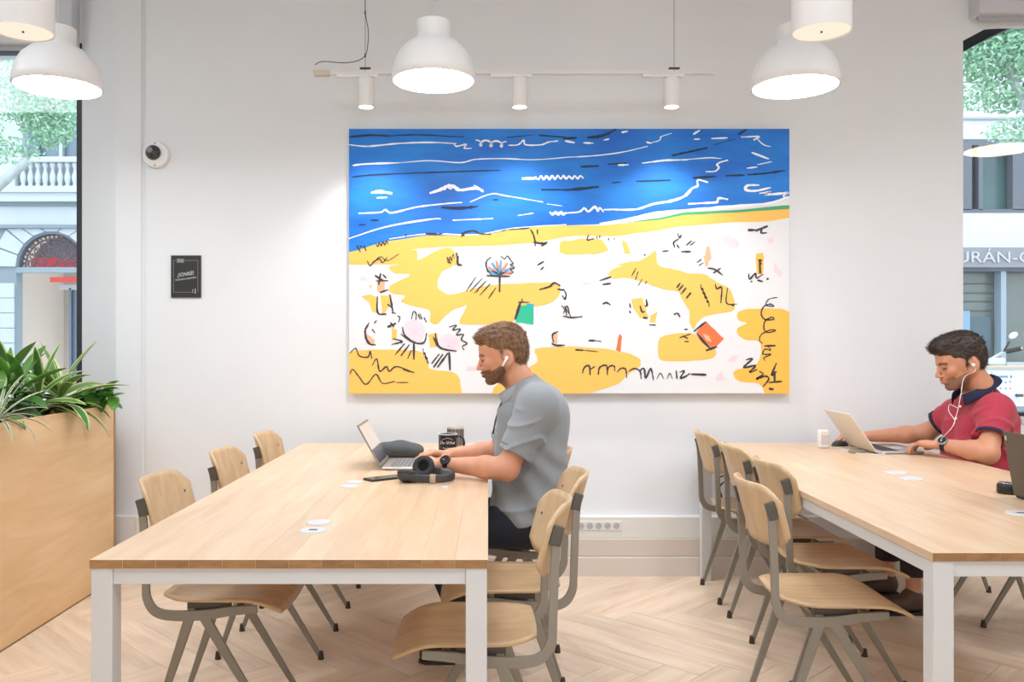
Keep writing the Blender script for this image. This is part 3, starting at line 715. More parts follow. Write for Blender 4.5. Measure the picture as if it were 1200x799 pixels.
# ---------------------------------------------------------------- things on the right table
ch = empty('charger', (1.76, 4.48, TZ), 0, 'small upright white rounded box at the wall end of the right table', 'charger')
m = MB(); m.box(-.027,.027,-.02,.02,0,.095); m.build('body', mat('white_plastic', (238,236,234), .4), ch, bevel=.008, auto=.6)
m = MB(); m.box(-.02,.02,-.021,-.0195,.02,.07); m.build('front_plate', mat('plastic_grey', (214,208,210), .4), ch)
m = MB(); m.tube(curve_pts([(.02,0,.004),(.07,-.02,.004),(.12,.01,.004),(.17,-.04,.004)],6), .002, 6); m.build('cable', SHADE, ch)
ad = empty('power_adapter', (1.845, 4.27, TZ), math.radians(12), 'flat grey block lying beside the hinge of the pale laptop', 'adapter')
m = MB(); m.box(-.035,.035,-.022,.022,0,.015); m.build('body', mat('adapter_grey', (140,130,118), .5), ad, bevel=.004)
mouse = empty('mouse', (1.885, 4.57, TZ), math.radians(20), 'dark computer mouse under the far hand of the man in the red polo', 'mouse')
m = MB()
m.grid(lambda a, b: (.052*math.cos(a*2*PI)*math.sin(PI/2*(1-b)+.0001), .030*math.sin(a*2*PI)*math.sin(PI/2*(1-b)+.0001), .030*math.cos(PI/2*(1-b))**.7 if b > 0 else 0), 28, 8); m.build('shell', mat('mouse_dark', (62,62,60), .4), mouse, smooth=True)
m = MB(); m.tube([(.024,0,.022),(.036,0,.018)], .0035, 8); m.build('wheel', BLACK, mouse)
wc = empty('white_cable', (1.93, 4.24, TZ), 0, 'thin white charging cable curling around the hinge of the pale laptop', 'cable')
m = MB(); m.tube(curve_pts([(.01,-.005,.008),(.03,-.03,.004),(-.01,-.05,.003),(-.06,-.03,.003),(-.11,.02,.003),(-.13,.09,.003),(-.08,.12,.003),(-.12,.17,.003),(-.05,.20,.003)],7), .0022, 6); m.build('cord', SHADE, wc)
m = MB(); m.box(.0,.016,-.012,.0,.002,.010); m.build('connector', SHADE, wc, bevel=.002)
# headset or lens-like black thing in front of the dark laptop
gr = empty('speaker_puck', (1.905, 3.125, TZ), 0, 'small round black gadget with a glossy ring half behind the dark laptop', 'gadget')
m = MB(); m.lathe([(.034,0),(.038,.006),(.038,.030),(.033,.038),(.020,.040)], (0,0,0), 32); m.build('body', BLACK, gr, auto=.6)
m = MB(); m.tube([(.030*math.cos(a),.030*math.sin(a),.039) for a in [2*PI*i/24 for i in range(24)]], .0018, 6, closed=True); m.build('ring', CHROME, gr, smooth=True)

# ---------------------------------------------------------------- the painting
PXS = WY-.045
def P2(q, quad, dy=0):
    ox, oy = {'A': (400,140), 'B': (660,140), 'C': (400,300), 'D': (660,300)}[quad]
    return at(ox+q[0]/4.444, oy+q[1]/4.444, PXS)
pc0, pc1 = at(409,461,PXS), at(925,151,PXS)
pn = empty('painting', ((pc0.x+pc1.x)/2, WY-.001, (pc0.z+pc1.z)/2), 0, 'large canvas of a blue sea above a yellow and white beach with black brush marks', 'painting')
org = pn.location.copy(); org.y = 0
W2, H2 = (pc1.x-pc0.x)/2, (pc1.z-pc0.z)/2
m = MB(); m.box(-W2, W2, -.045, 0, -H2, H2); m.build('canvas', mat('canvas_white', (230,230,231), .7, bump=.25, bscale=900), pn, bevel=.002)
def loc(q, quad, k):
    p = P2(q, quad)-org; x = max(-W2, min(W2, p.x)); z = max(-H2, min(H2, p.z))
    return Vector((x, -.045-.0004*k, z))
PK = [0]
class Paint:
    def __init__(s): s.l = []
    def build(s, name, material, parent):
        for v in s.l:
            mm = MB(); mm.add(v, [tuple(range(len(v)))]); tri(mm.build('paint_patch', material, parent))
def patch(m, poly, quad, k, rough=1.2):
    pts = []; PK[0] += 1; k = k+(PK[0] % 40)*.022
    if len(poly) >= 7:                                   # brushed shapes have rounded corners, cut straight at the canvas edge
        def grow(x, y):
            if quad in 'AC': x = x-60 if x <= 42 else (x+50 if x >= 1168 else x)
            else: x = x-50 if x <= 0 else (x+60 if x >= 1174 else x)
            if quad in 'CD': y = y+60 if y >= 705 else (y-40 if y <= 0 else y)
            else: y = y+40 if y >= 754 else y
            return (x, y)
        poly = [grow(*q) for q in poly]
        for _ in range(2): poly = [((a[0]*(1-t)+b[0]*t), (a[1]*(1-t)+b[1]*t)) for a, b in zip(poly, poly[1:]+poly[:1]) for t in (.2, .8)]
    n = len(poly)
    for i in range(n):
        a, b = Vector(poly[i]+(0,)), Vector(poly[(i+1)%n]+(0,)); L_ = (b-a).length; s = max(1, int(L_/28))
        for j in range(s):
            q = a.lerp(b, j/s); w = rough*1.6
            pts.append(loc((q.x+rp.uniform(-w,w), q.y+rp.uniform(-w,w)), quad, k))
    m.l.append([tuple(p) for p in pts])
def tri(o):
    bm = bmesh.new(); bm.from_mesh(o.data); bmesh.ops.triangulate(bm, faces=bm.faces)
    for f in bm.faces:
        if f.normal.y > 0: f.normal_flip()
    bm.to_mesh(o.data); bm.free(); return o
def sea_mat():
    m, t, b = M_('sea_blue_paint'); N, L = t.nodes, t.links
    tc = N.new('ShaderNodeTexCoord'); mp = N.new('ShaderNodeMapping'); mp.inputs['Scale'].default_value = (1.2, 1, 4); mp.inputs['Rotation'].default_value = (0,.06,0)
    n = N.new('ShaderNodeTexNoise'); n.inputs['Scale'].default_value = 1.6; n.inputs['Detail'].default_value = 4
    r = N.new('ShaderNodeValToRGB'); e = r.color_ramp.elements
    e[0].position = .35; e[0].color = lin((6,100,200))+(1,); e[1].position = .7; e[1].color = lin((24,134,226))+(1,)
    L.new(tc.outputs['Object'], mp.inputs[0]); L.new(mp.outputs[0], n.inputs['Vector']); L.new(n.outputs['Fac'], r.inputs['Fac']); L.new(r.outputs['Color'], b.inputs['Base Color'])
    b.inputs['Roughness'].default_value = .5; b.inputs['Specular IOR Level'].default_value = .5
    return m
m = MB()
shoreA = [(40,690),(250,632),(450,604),(640,606),(780,594),(900,570),(1100,552),(1172,552)]
# sea as vertical strips so that the outline stays simple
def strips(m, top, bot, k):
    for i in range(len(top)-1):
        a, b, c, d = top[i], top[i+1], bot[i+1], bot[i]
        m.v += [tuple(a), tuple(b), tuple(c), tuple(d)]; n = len(m.v); m.f.append((n-4, n-3, n-2, n-1))
def band(up, lo_, k, N_=90):
    'band between two polylines given in whole-painting px coordinates'
    def f(line, x):
        for i in range(len(line)-1):
            if line[i][0] <= x <= line[i+1][0]:
                t = (x-line[i][0])/(line[i+1][0]-line[i][0]); t = t*t*(3-2*t)*.5+t*.5; return line[i][1]+(line[i+1][1]-line[i][1])*t
        return line[0][1] if x < line[0][0] else line[-1][1]
    x0, x1 = max(up[0][0], lo_[0][0]), min(up[-1][0], lo_[-1][0])
    T, B = [], []
    for i in range(N_+1):
        x = x0+(x1-x0)*i/N_
        for li, out in ((up, T), (lo_, B)):
            p = at(x, f(li, x), PXS)-org; out.append((max(-W2,min(W2,p.x)), -.045-.0004*k, max(-H2,min(H2,p.z))))
    m = MB(); strips(m, T, B, k); return m
def g(line, quad): ox, oy = {'A': (400,140), 'B': (660,140), 'C': (400,300), 'D': (660,300)}[quad]; return [(ox+x/4.444, oy+y/4.444) for x, y in line]
shore = g(shoreA,'A')+g([(70,550),(170,547),(330,520),(450,492),(640,475),(800,462),(1000,445),(1100,430),(1178,398)],'B')
YEL = mat('sand_yellow_paint', (246,194,94), .6); YEO = mat('warm_yellow_paint', (248,190,78), .6)
tri(band([(409,151),(925.5,151)], shore, 1).build('sea_paint', sea_mat(), pn))
sandtop = g(shoreA,'A')+g([(70,552),(200,552),(330,540),(480,522),(640,496),(880,484),(1050,470),(1178,462)],'B')
sandbot = g([(40,750),(300,700),(400,672),(560,662),(800,657),(1000,642),(1172,612)],'A')+g([(60,606),(280,608),(400,590),(640,555),(900,535),(1060,532),(1178,512)],'B')
tri(band(sandtop, sandbot, 1).build('sand_band_paint', YEL, pn))
tri(band(g([(330,535),(480,515),(640,483),(880,472),(1178,446)],'B'), g([(330,537),(480,525),(640,497),(880,486),(1050,474),(1178,466)],'B'), 2).build('green_shore_paint', mat('green_paint', (70,166,110), .6), pn))
m = Paint()
for quad, poly in (
 ('A', [(40,700),(395,680),(397,756),(40,756)]), ('A', [(388,758),(480,712),(600,694),(612,758)]),
 ('A', [(1140,640),(1172,628),(1172,702),(1135,690)]),
 ('B', [(0,638),(90,620),(200,625),(236,680),(180,700),(0,702)]), ('B', [(303,625),(330,640),(350,700),(320,697)]), ('B', [(270,758),(350,740),(485,728),(487,758)]),
 ('C', [(40,-2),(240,-2),(240,8),(140,35),(40,42)]),
 ('C', [(240,55),(330,40),(385,30),(520,-2),(590,-2),(590,50),(530,75),(505,110),(500,170),(560,205),(640,185),(760,150),(960,140),(1130,135),(1145,200),(1080,255),(905,270),(905,355),(620,357),(612,340),(640,290),(660,250),(560,290),(500,360),(455,345),(470,280),(380,260),(300,240),(340,205),(250,195),(250,150),(380,95),(270,90)]),
 ('C', [(105,210),(150,200),(190,215),(190,300),(160,290),(145,240)]), ('C', [(205,205),(262,205),(262,240),(225,295),(212,300)]),
 ('C', [(262,370),(290,385),(290,425),(262,440)]), ('C', [(452,410),(500,400),(505,470),(462,475)]),
 ('C', [(40,490),(280,488),(420,492),(450,560),(460,590),(600,605),(620,650),(628,716),(40,716)]),
 ('C', [(1010,478),(1176,468),(1176,716),(785,716),(790,670),(900,640),(980,580),(1030,545),(1005,500)]),
 ('D', [(-2,466),(200,480),(340,505),(405,535),(400,580),(330,620),(300,660),(220,690),(-2,706)]),
 ('D', [(230,90),(270,60),(420,20),(487,-2),(487,55),(600,70),(640,90),(740,90),(790,130),(870,170),(895,240),(890,290),(740,308),(700,340),(680,390),(655,340),(660,290),(620,230),(600,180),(520,175),(430,140),(330,110),(250,120)]),
 ('D', [(500,410),(690,395),(800,490),(790,530),(700,545),(510,548),(490,510)]),
 ('D', [(355,225),(410,215),(425,260),(445,320),(400,325),(365,270)]), ('D', [(455,310),(490,290),(480,345),(450,345)])):
    patch(m, poly, quad, 2)
(m.build('sand_paint', YEL, pn))
m = Paint()
for quad, poly in (('D', [(905,275),(1180,270),(1180,708),(1050,708),(1040,660),(900,655),(880,595),(1000,570),(1030,530),(1030,440),(950,440),(905,410),(905,370),(970,350),(905,335)]), ('B', [(1003,700),(1040,695),(1040,758),(1003,758)]), ('D', [(1003,-2),(1045,-2),(1040,95),(1008,95)])): patch(m, poly, quad, 2)
(m.build('warm_sand_paint', YEO, pn))
m = Paint(); patch(m, [(222,78)]and[(920,262),(1003,248),(1000,358),(910,345)], 'C', 3); (m.build('green_square_paint', mat('turquoise_paint', (38,184,142), .6), pn))
m = Paint(); patch(m, [(960,246),(1003,248),(1000,278)], 'C', 4); (m.build('blue_corner_paint', mat('blue_corner', (40,170,200), .6), pn))
m = Paint(); patch(m, [(742,340),(836,432),(800,468),(765,472),(695,398)], 'D', 3)
patch(m, [(292,402),(304,420),(298,500),(276,490)], 'D', 3); (m.build('orange_paint', mat('orange_paint', (236,116,64), .6), pn))
m = Paint(); patch(m, [(745,660),(762,665),(772,720),(755,745),(735,730)], 'B', 3); patch(m, [(730,-2),(768,-2),(755,50),(740,55)], 'D', 3); patch(m, [(725,400),(760,415),(775,450),(745,440)], 'D', 4)
for q, p in (('C',[(185,125),(225,120),(225,190),(190,185)]),('C',[(145,150),(158,155),(158,175)]),('C',[(130,400),(175,440),(170,465),(130,440)]),('C',[(1095,405),(1125,400),(1125,455),(1100,450)])): patch(m, p, q, 3)
(m.build('peach_paint', mat('peach_paint', (243,178,140), .6), pn))
m = Paint()
for q, p in (('B',[(820,615),(860,605),(912,630),(915,660),(880,668),(840,645)]),('B',[(1060,625),(1085,610),(1100,630),(1075,650)]),('D',[(75,105),(110,105),(150,140),(110,145)]),('D',[(1098,30),(1115,60),(1140,90),(1130,110),(1100,80)]),('D',[(850,545),(880,520),(912,520),(890,550)]),('D',[(795,625),(830,600),(840,640),(800,645)]),
  ('C',[(330,345),(380,330),(430,350),(440,410),(400,450),(340,430),(320,390)]),('C',[(510,420),(560,400),(620,430),(620,480),(560,500),(510,470)]),('C',[(580,95),(640,95),(640,122),(580,120)]),('C',[(655,575),(712,572),(712,592),(655,595)]),('C',[(95,108),(130,105),(130,130),(100,128)])): patch(m, p, q, 3)
(m.build('pink_paint', mat('pink_paint', (243,212,222), .6), pn))
# brush strokes
def strokes(lst, k, name, mt):
    for ns, (quad, w, pts) in enumerate(lst):
        m = MB(); kk = k+.02*(ns % 45)
        cp = curve_pts([p+(0,) for p in pts], 5) if len(pts) > 2 else [Vector(p+(0,)) for p in pts]
        if len(cp) == 2: cp = [cp[0].lerp(cp[1], i/4) for i in range(5)]
        n = len(cp); L_, R_ = [], []
        for i, p in enumerate(cp):
            d = (cp[min(i+1,n-1)]-cp[max(i-1,0)]); d = d.normalized() if d.length else Vector((1,0,0))
            ww = w*(.62+.5*math.sin(PI*min(1,(i+.6)/n)))*rp.uniform(.72,1.25)/2; nn_ = Vector((-d.y, d.x, 0))*ww
            L_.append(loc(((p+nn_).x, (p+nn_).y), quad, kk)); R_.append(loc(((p-nn_).x, (p-nn_).y), quad, kk))
        strips(m, L_, R_, k); tri(m.build('brush_stroke', mt, pn))
def zig(x0, y0, x1, y1, n, a): return [(x0+(x1-x0)*i/n, y0+(y1-y0)*i/n+(a if i % 2 else -a)) for i in range(n+1)]
def loops(x0, y0, x1, y1, n, r):
    out = []
    for i in range(n*8+1):
        t = i/(n*8); th = i/8*2*PI; out.append((x0+(x1-x0)*t+r*math.sin(th), y0+(y1-y0)*t-r*math.cos(th)))
    return out
white = [
 ('A',8,[(40,132),(140,140),(300,125),(470,120),(600,126)]),('A',7,[(585,125),(600,140),(650,130),(640,150),(680,150)]),('A',9,loops(700,122,860,130,3,15)),
 ('A',8,[(870,135),(920,132),(950,108),(960,132),(1040,132),(1080,118),(1130,112)]),
 ('A',9,[(60,240),(130,232),(300,226)]),('A',6,[(300,226),(460,215),(620,225),(700,208),(850,204),(1000,210),(1172,198)]),
 ('A',16,[(155,382),(200,376),(265,385)]),('A',8,[(185,408),(240,406)]),
 ('A',16,[(460,384),(510,368),(560,345),(590,352),(620,368),(700,358),(740,376)]),('A',10,zig(520,360,600,350,5,7)),('A',6,[(690,342),(740,370)]),
 ('A',8,[(90,488),(200,484),(230,470),(265,486),(400,455),(560,437),(630,432)]),('A',6,[(670,430),(780,388),(860,398),(1050,430)]),
 ('A',8,[(40,620),(200,568),(330,540),(480,518),(520,518)]),('A',7,[(580,525),(700,520),(790,516)]),('A',5,[(920,500),(1000,488)]),
 ('A',12,[(940,308),(1020,306)]),('A',10,zig(1010,305,1172,300,11,9)),('A',4,[(1070,440),(1150,450)]),('A',12,zig(1085,488,1172,490,6,6)),
 ('B',10,zig(0,304,105,300,7,7)),('B',10,[(-2,488),(80,482),(110,462),(130,480),(165,455),(180,478),(190,460),(210,482)]),('B',6,[(210,470),(300,468)]),
 ('B',12,[(270,470),(380,468),(470,440),(560,425),(630,400),(670,360),(700,345),(700,315),(755,328)]),
 ('B',11,[(650,440),(760,434),(800,430),(810,410),(858,416)]),('B',6,[(0,198),(150,190),(300,172),(440,140)]),('B',5,[(440,125),(500,110),(510,90),(565,72)]),('B',9,[(432,118),(460,125)]),
 ('B',9,[(10,112),(60,122)]),('B',8,[(105,122),(158,124)]),('B',7,[(210,108),(240,102)]),('B',10,[(303,68),(335,62)]),
 ('B',8,[(285,238),(340,236)]),('B',9,[(410,228),(520,214),(560,212),(650,210)]),('B',5,[(650,208),(760,200),(825,204)]),
 ('B',9,[(858,212),(820,222),(800,236),(810,250),(790,270),(742,272)]),('B',9,[(676,78),(712,56)]),('B',6,[(680,103),(712,103)]),('B',7,[(770,100),(855,96)]),
 ('B',8,[(925,92),(1020,90),(990,108)]),('B',5,[(1000,90),(1040,130),(1080,142)]),('B',9,[(980,172),(1070,206)]),('B',5,[(1085,220),(1010,236)]),('B',8,[(955,254),(1010,248)]),
 ('B',12,[(1020,342),(960,344),(950,366),(1000,372),(1080,355)]),('B',10,[(1020,385),(1080,378),(1050,392),(1130,386),(1172,382),(1145,398),(1172,412)]),
 ('B',13,[(190,543),(330,520),(480,488),(640,474),(800,460),(1000,444),(1090,432),(1172,402)]),('A',6,[(250,622),(450,596),(700,600),(900,566),(1172,547)])]
strokes(white, 4, 'white_brush_strokes', mat('stroke_white', (240,246,250), .6))
navy = [('A',10,[(40,92),(150,82),(250,86)]),('A',5,[(250,86),(400,80),(640,92)]),('A',9,[(55,300),(150,290),(300,282)]),('A',6,[(300,282),(500,275),(700,268),(830,265)]),
 ('A',14,[(520,458),(620,462),(710,452)]),('A',8,[(1030,82),(1172,94)]),('A',10,[(1040,366),(1172,366)]),('A',8,[(150,525),(195,525)]),('A',6,[(90,548),(130,548)]),('A',6,[(785,418),(820,418)]),('A',4,[(860,95),(1000,80)]),
 ('B',11,[(0,100),(70,96)]),('B',14,[(125,95),(180,90),(230,75),(280,48)]),('B',11,[(90,246),(185,242)]),('B',6,[(232,233),(330,226)]),('B',10,[(565,188),(650,170),(750,148)]),('B',9,[(908,80),(955,52)]),
 ('B',13,[(0,368),(100,360),(185,350)]),('B',6,[(250,330),(300,326)]),('B',8,[(380,322),(560,316)]),('B',11,[(675,305),(795,296)]),('B',9,[(845,293),(945,290)]),('B',10,[(958,288),(1060,280),(1155,266)]),('B',3,[(780,135),(900,100)])]
strokes(navy, 4, 'navy_brush_strokes', mat('stroke_navy', (18,44,74), .6))
dark = [('A',8,[(80,655),(100,690)]),('A',8,[(95,660),(110,662)]),('A',7,[(118,655),(130,685)]),('A',6,zig(180,655,245,640,7,10)),('A',6,[(335,595),(337,612)]),('A',12,[(438,594),(500,598)]),('A',5,[(500,598),(530,594)]),
 ('A',9,[(625,612),(640,590),(690,580),(720,594),(780,598)]),('A',12,[(625,590),(640,606)]),('A',6,[(835,580),(855,576)]),('A',5,[(870,574),(980,566)]),
 ('A',9,[(985,572),(1000,600),(1010,640),(1008,660)]),('A',7,[(1020,572),(1022,600)]),('A',10,[(1000,640),(1050,645),(1075,638)]),('A',8,[(1040,660),(1070,645)]),
 ('A',5,[(135,735),(145,758)]),('A',5,[(165,745),(205,715),(240,735),(300,700)]),('A',5,zig(550,740,590,710,5,14)),('A',10,[(600,692),(610,756)]),('A',6,[(1025,756),(1055,740)]),
 ('B',7,[(132,598),(126,628),(160,620)]),('B',5,[(175,605),(175,622)]),('B',5,[(190,602),(190,618)]),('B',6,[(235,618),(238,630)]),('B',5,[(262,618),(270,625)]),('B',7,[(420,702),(428,708)]),
 ('B',8,[(595,592),(605,615),(615,600)]),('B',8,[(600,622),(575,640),(580,668)]),('B',7,[(590,650),(605,672)]),('B',6,[(640,655),(670,630)]),('B',6,[(660,655),(688,635)]),('B',6,[(515,686),(548,684)]),('B',9,[(615,688),(665,688)]),
 ('B',13,[(960,576),(1000,576)]),('B',12,[(1000,580),(1065,555)]),('B',10,[(1035,570),(1030,590),(1060,590)]),('B',6,[(695,745),(720,728)]),('B',9,[(1020,730),(1030,756)]),
 ('C',7,[(135,25),(150,50),(170,30),(200,15),(215,35),(240,5)]),('C',8,[(550,5),(570,40)]),('C',10,[(610,0),(605,40),(630,48)]),
 ('C',9,[(175,100),(220,130)]),('C',9,[(205,90),(195,150)]),('C',6,[(180,130),(245,128)]),('C',8,[(215,95),(235,115)]),('C',8,[(200,190),(245,175)]),
 ('C',9,[(188,210),(190,295),(235,302)]),('C',10,[(252,200),(262,250),(270,298)]),('C',7,[(240,250),(265,270)]),('C',6,[(262,296),(285,298)]),
 ('C',10,[(140,355),(125,385),(130,430),(150,458),(180,462)]),('C',5,[(170,350),(185,335)]),('C',7,[(160,380),(175,400)]),('C',6,[(145,345),(130,380)]),
 ('C',10,[(240,370),(285,350)]),('C',8,[(255,345),(275,370)]),('C',6,[(290,310),(305,320),(298,345)]),('C',9,[(270,430),(318,445),(262,460)]),
 ('C',9,[(318,370),(330,410),(380,450),(430,450),(445,400)]),('C',7,[(310,405),(360,445)]),('C',6,[(365,330),(375,290),(390,300),(388,335)]),('C',6,[(400,300),(410,330)]),('C',6,[(410,300),(420,330)]),('C',6,[(430,320),(445,345)]),
 ('C',11,[(378,455),(378,540)]),('C',9,[(355,460),(310,520)]),('C',7,[(330,455),(280,515)]),('C',7,[(365,490),(345,535)]),
 ('C',10,[(490,400),(495,440),(520,480),(600,495)]),('C',7,[(478,420),(500,470)]),('C',7,[(560,370),(600,360),(580,385),(620,380),(600,410),(635,408),(625,435),(655,455),(630,470),(640,490)]),
 ('C',10,[(562,500),(566,594)]),('C',9,[(555,505),(500,580)]),('C',8,[(530,510),(480,580)]),('C',7,[(510,510),(470,560)]),('C',6,zig(425,490,455,560,6,10)),
 ('C',7,[(45,505),(75,480),(95,520),(140,525),(150,495),(160,535)]),('C',8,[(160,570),(185,535),(200,600),(235,575),(250,600),(290,575),(380,608)]),
 ('C',7,[(45,615),(60,590),(90,625),(130,668),(180,615),(215,662),(280,652)]),('C',6,[(285,658),(350,658)]),('C',8,[(320,590),(380,606)]),
 ('C',7,[(780,5),(755,30),(760,70),(790,105)]),('C',8,[(755,102),(880,106)]),('C',10,[(825,108),(824,188)]),('C',6,[(830,0),(850,15),(865,0),(885,25),(895,40),(880,45),(902,62),(880,70),(895,85),(870,95)]),
 ('C',5,[(700,110),(650,185)]),('C',5,[(735,115),(670,185)]),('C',6,[(755,130),(690,195)]),('C',6,[(775,145),(720,205)]),('C',6,[(805,165),(765,222)]),('C',5,[(720,160),(705,190)]),
 ('C',7,[(1020,48),(1055,28)]),('C',7,[(1038,72),(1055,55)]),('C',10,[(1030,175),(1080,160),(1110,140),(1140,155)]),('C',6,[(1060,170),(1100,155)]),('C',9,[(1125,172),(1160,178)]),
 ('C',7,[(1150,205),(1165,225),(1172,205)]),('C',6,[(1145,255),(1170,290),(1172,318)]),('C',12,[(935,235),(905,330)]),('C',6,[(940,222),(945,245)]),('C',6,[(920,240),(980,240)]),
 ('C',9,[(1130,392),(1100,410),(1105,450)]),('C',10,[(1095,455),(1120,465),(1165,464)]),
 ('D',6,[(0,170),(15,200),(5,225)]),('D',6,[(0,300),(20,260),(35,310)]),('D',9,[(-2,312),(40,320),(100,315)]),('D',6,[(5,260),(40,315)]),
 ('D',8,[(188,128),(250,108)]),('D',8,[(205,148),(248,142)]),('D',8,[(205,250),(225,242),(246,254)]),('D',5,[(380,62),(355,105)]),('D',5,[(390,80),(375,125)]),('D',5,[(410,120),(390,155)]),('D',5,[(435,130),(425,145)]),
 ('D',8,[(610,140),(590,165)]),('D',8,[(625,150),(600,180)]),('D',8,[(640,165),(612,200)]),('D',9,[(665,190),(640,220)]),
 ('D',7,zig(715,155,760,255,9,10)),('D',9,[(790,145),(800,170),(825,165),(820,245)]),('D',6,[(855,165),(850,245),(905,250)]),('D',8,[(870,250),(890,260)]),
 ('D',7,[(345,245),(350,270)]),('D',7,[(345,285),(350,298)]),('D',10,[(432,225),(436,255),(425,262)]),('D',9,[(400,258),(410,290),(425,288)]),('D',10,[(415,320),(440,324)]),('D',7,[(448,358),(484,360)]),
 ('D',8,[(575,305),(595,298),(608,318)]),('D',9,[(742,342),(680,392)]),('D',12,[(695,402),(730,445),(768,485)]),('D',10,[(742,492),(800,472)]),('D',7,[(630,382),(648,382)]),('D',6,[(605,425),(665,405)]),('D',6,[(620,415),(650,430)]),('D',6,[(630,445),(655,445)]),
 ('D',10,[(132,440),(170,440)]),('D',4,[(170,440),(200,445)]),('D',9,[(62,488),(105,490)]),('D',4,[(105,490),(185,498)]),
 ('D',9,[(100,610),(110,580),(135,572),(140,620)]),('D',8,[(140,590),(165,575)]),('D',9,[(182,618),(190,580),(225,570),(230,620)]),('D',8,[(230,600),(240,575),(265,572),(268,600)]),('D',8,[(280,605),(300,585),(325,590),(330,635)]),('D',8,[(340,600),(370,585),(400,600),(405,640)]),
 ('D',9,[(395,600),(420,585),(430,635),(455,585),(470,645)]),('D',5,[(487,640),(505,610),(525,640)]),('D',5,[(540,640),(555,610),(568,640)]),('D',7,[(588,595),(592,640)]),('D',9,[(605,605),(630,598),(610,635),(640,625),(660,610)]),('D',12,[(665,615),(745,618)]),
 ('D',7,[(1115,215),(1070,225),(1055,255),(1095,262),(1080,250),(1045,262),(1030,300),(1050,330),(1095,330),(1085,318),(1050,340),(1045,380),(1065,398),(1105,388),(1075,385),(1030,410),(1022,440),(1040,455)]),
 ('D',9,[(1045,468),(1105,466)]),('D',7,[(1065,470),(1080,490),(1050,485),(1040,510),(1080,512),(1045,530),(1050,545)]),
 ('D',10,[(950,540),(985,535),(940,580),(1000,570),(970,605),(1010,590)]),('D',10,[(1110,555),(1085,620),(1110,600)]),('D',10,[(1020,600),(1040,615),(1005,640),(1050,625),(1070,640),(1040,680)]),('D',9,[(1070,658),(1140,652)]),('D',10,[(1100,600),(1100,655)]),('D',12,[(1070,690),(1095,694)]),
 ('D',8,[(750,62),(790,70),(830,100)]),('D',8,[(780,90),(820,62)]),('D',5,[(700,30),(718,18)]),('D',5,[(705,50),(730,35)]),('D',12,[(1022,20),(1025,92)]),('D',9,[(1015,22),(1035,22)]),('D',9,[(965,90),(970,120),(1000,90),(1005,115),(1040,95)]),('D',7,[(975,132),(985,134)]),('D',8,[(1010,125),(1040,134)]),('D',10,[(1058,118),(1070,120)])]
strokes(dark, 5, 'black_brush_strokes', mat('stroke_black', (60,56,56), .6))
fan = []
for i, (c_, an) in enumerate(zip('obobob', (200,225,250,290,315,340))): pass
def fanstrokes(cols, quad, cx_, cy_, r, w, k, nm):
    lst = [(quad, w, [(cx_, cy_), (cx_+r*math.cos(math.radians(a)), cy_+r*math.sin(math.radians(a)))]) for a in cols]; return lst
strokes(fanstrokes((195,235,275,330), 'C', 825, 95, 72, 14, 4, '')+fanstrokes((210,300), 'C', 560, 470, 5, 3, 4, ''), 4, 'blue_fan_strokes', mat('fan_blue', (86,160,206), .6))
strokes(fanstrokes((212,255,305,350), 'C', 825, 95, 72, 12, 4, ''), 4, 'orange_fan_strokes', mat('fan_orange', (238,140,112), .6))
strokes(fanstrokes((20,90,150,210,270,330), 'C', 380, 395, 40, 7, 4, '')+fanstrokes((0,60,150,210,270,330), 'C', 565, 455, 42, 7, 4, ''), 4, 'pink_fan_strokes', mat('fan_pink', (240,206,216), .6))
# ---------------------------------------------------------------- people: signed-distance bodies turned into one smooth mesh each
def V3(*a): return np.array(a, dtype=np.float64)
def nrm(v): v = np.asarray(v, float); return v/np.linalg.norm(v)
class Prim:
    def __init__(s, kind, op, k, **a):
        s.kind, s.op, s.k, s.a = kind, op, k, a
        if kind == 'cone':
            s.c = (a['p']+a['q'])/2; s.R = np.linalg.norm(a['p']-a['q'])/2+max(a['rp'], a['rq'])
        elif kind == 'ell': s.c = a['p']; s.R = max(a['r'])
        elif kind == 'cut': s.c = None; s.R = 0
        if 'bound' in a: s.R = a['bound']
    def d(s, P):
        a = s.a
        if s.kind == 'cone':
            ab = a['q']-a['p']; t = np.clip(((P-a['p'])@ab)/(ab@ab), 0, 1)
            v = P-a['p']-t[:, None]*ab
            if 'flat' in a:                                 # flattened across one axis
                ax, f = a['flat']; v = v+np.outer(v@ax, ax)*(1/f-1)
            r = np.linalg.norm(v, axis=1)-(a['rp']+(a['rq']-a['rp'])*t)
            if 'planes' in a:
                for o, n in a['planes']: r = np.maximum(r, (P-o)@n)
            return r
        if s.kind == 'ell':
            q = (P-a['p'])@a['M'] if 'M' in a else P-a['p']
            r = np.asarray(a['r']); k0 = np.linalg.norm(q/r, axis=1); k1 = np.linalg.norm(q/r**2, axis=1)+1e-9
            return k0*(k0-1)/k1
        if s.kind == 'cut': return (P-a['o'])@a['n']
def fold(prims, P):
    d = np.full(len(P), 1.0)
    for p in prims:
        e = p.d(P); k = p.k
        if p.op == 'add':
            if k > 0: h = np.maximum(k-np.abs(d-e), 0)/k; d = np.minimum(d, e)-h*h*k*.25
            else: d = np.minimum(d, e)
        elif p.op == 'sub':
            if k > 0: h = np.maximum(k-np.abs(d+e), 0)/k; d = np.maximum(d, -e)+h*h*k*.25
            else: d = np.maximum(d, -e)
        else: d = np.maximum(d, e)
    return d
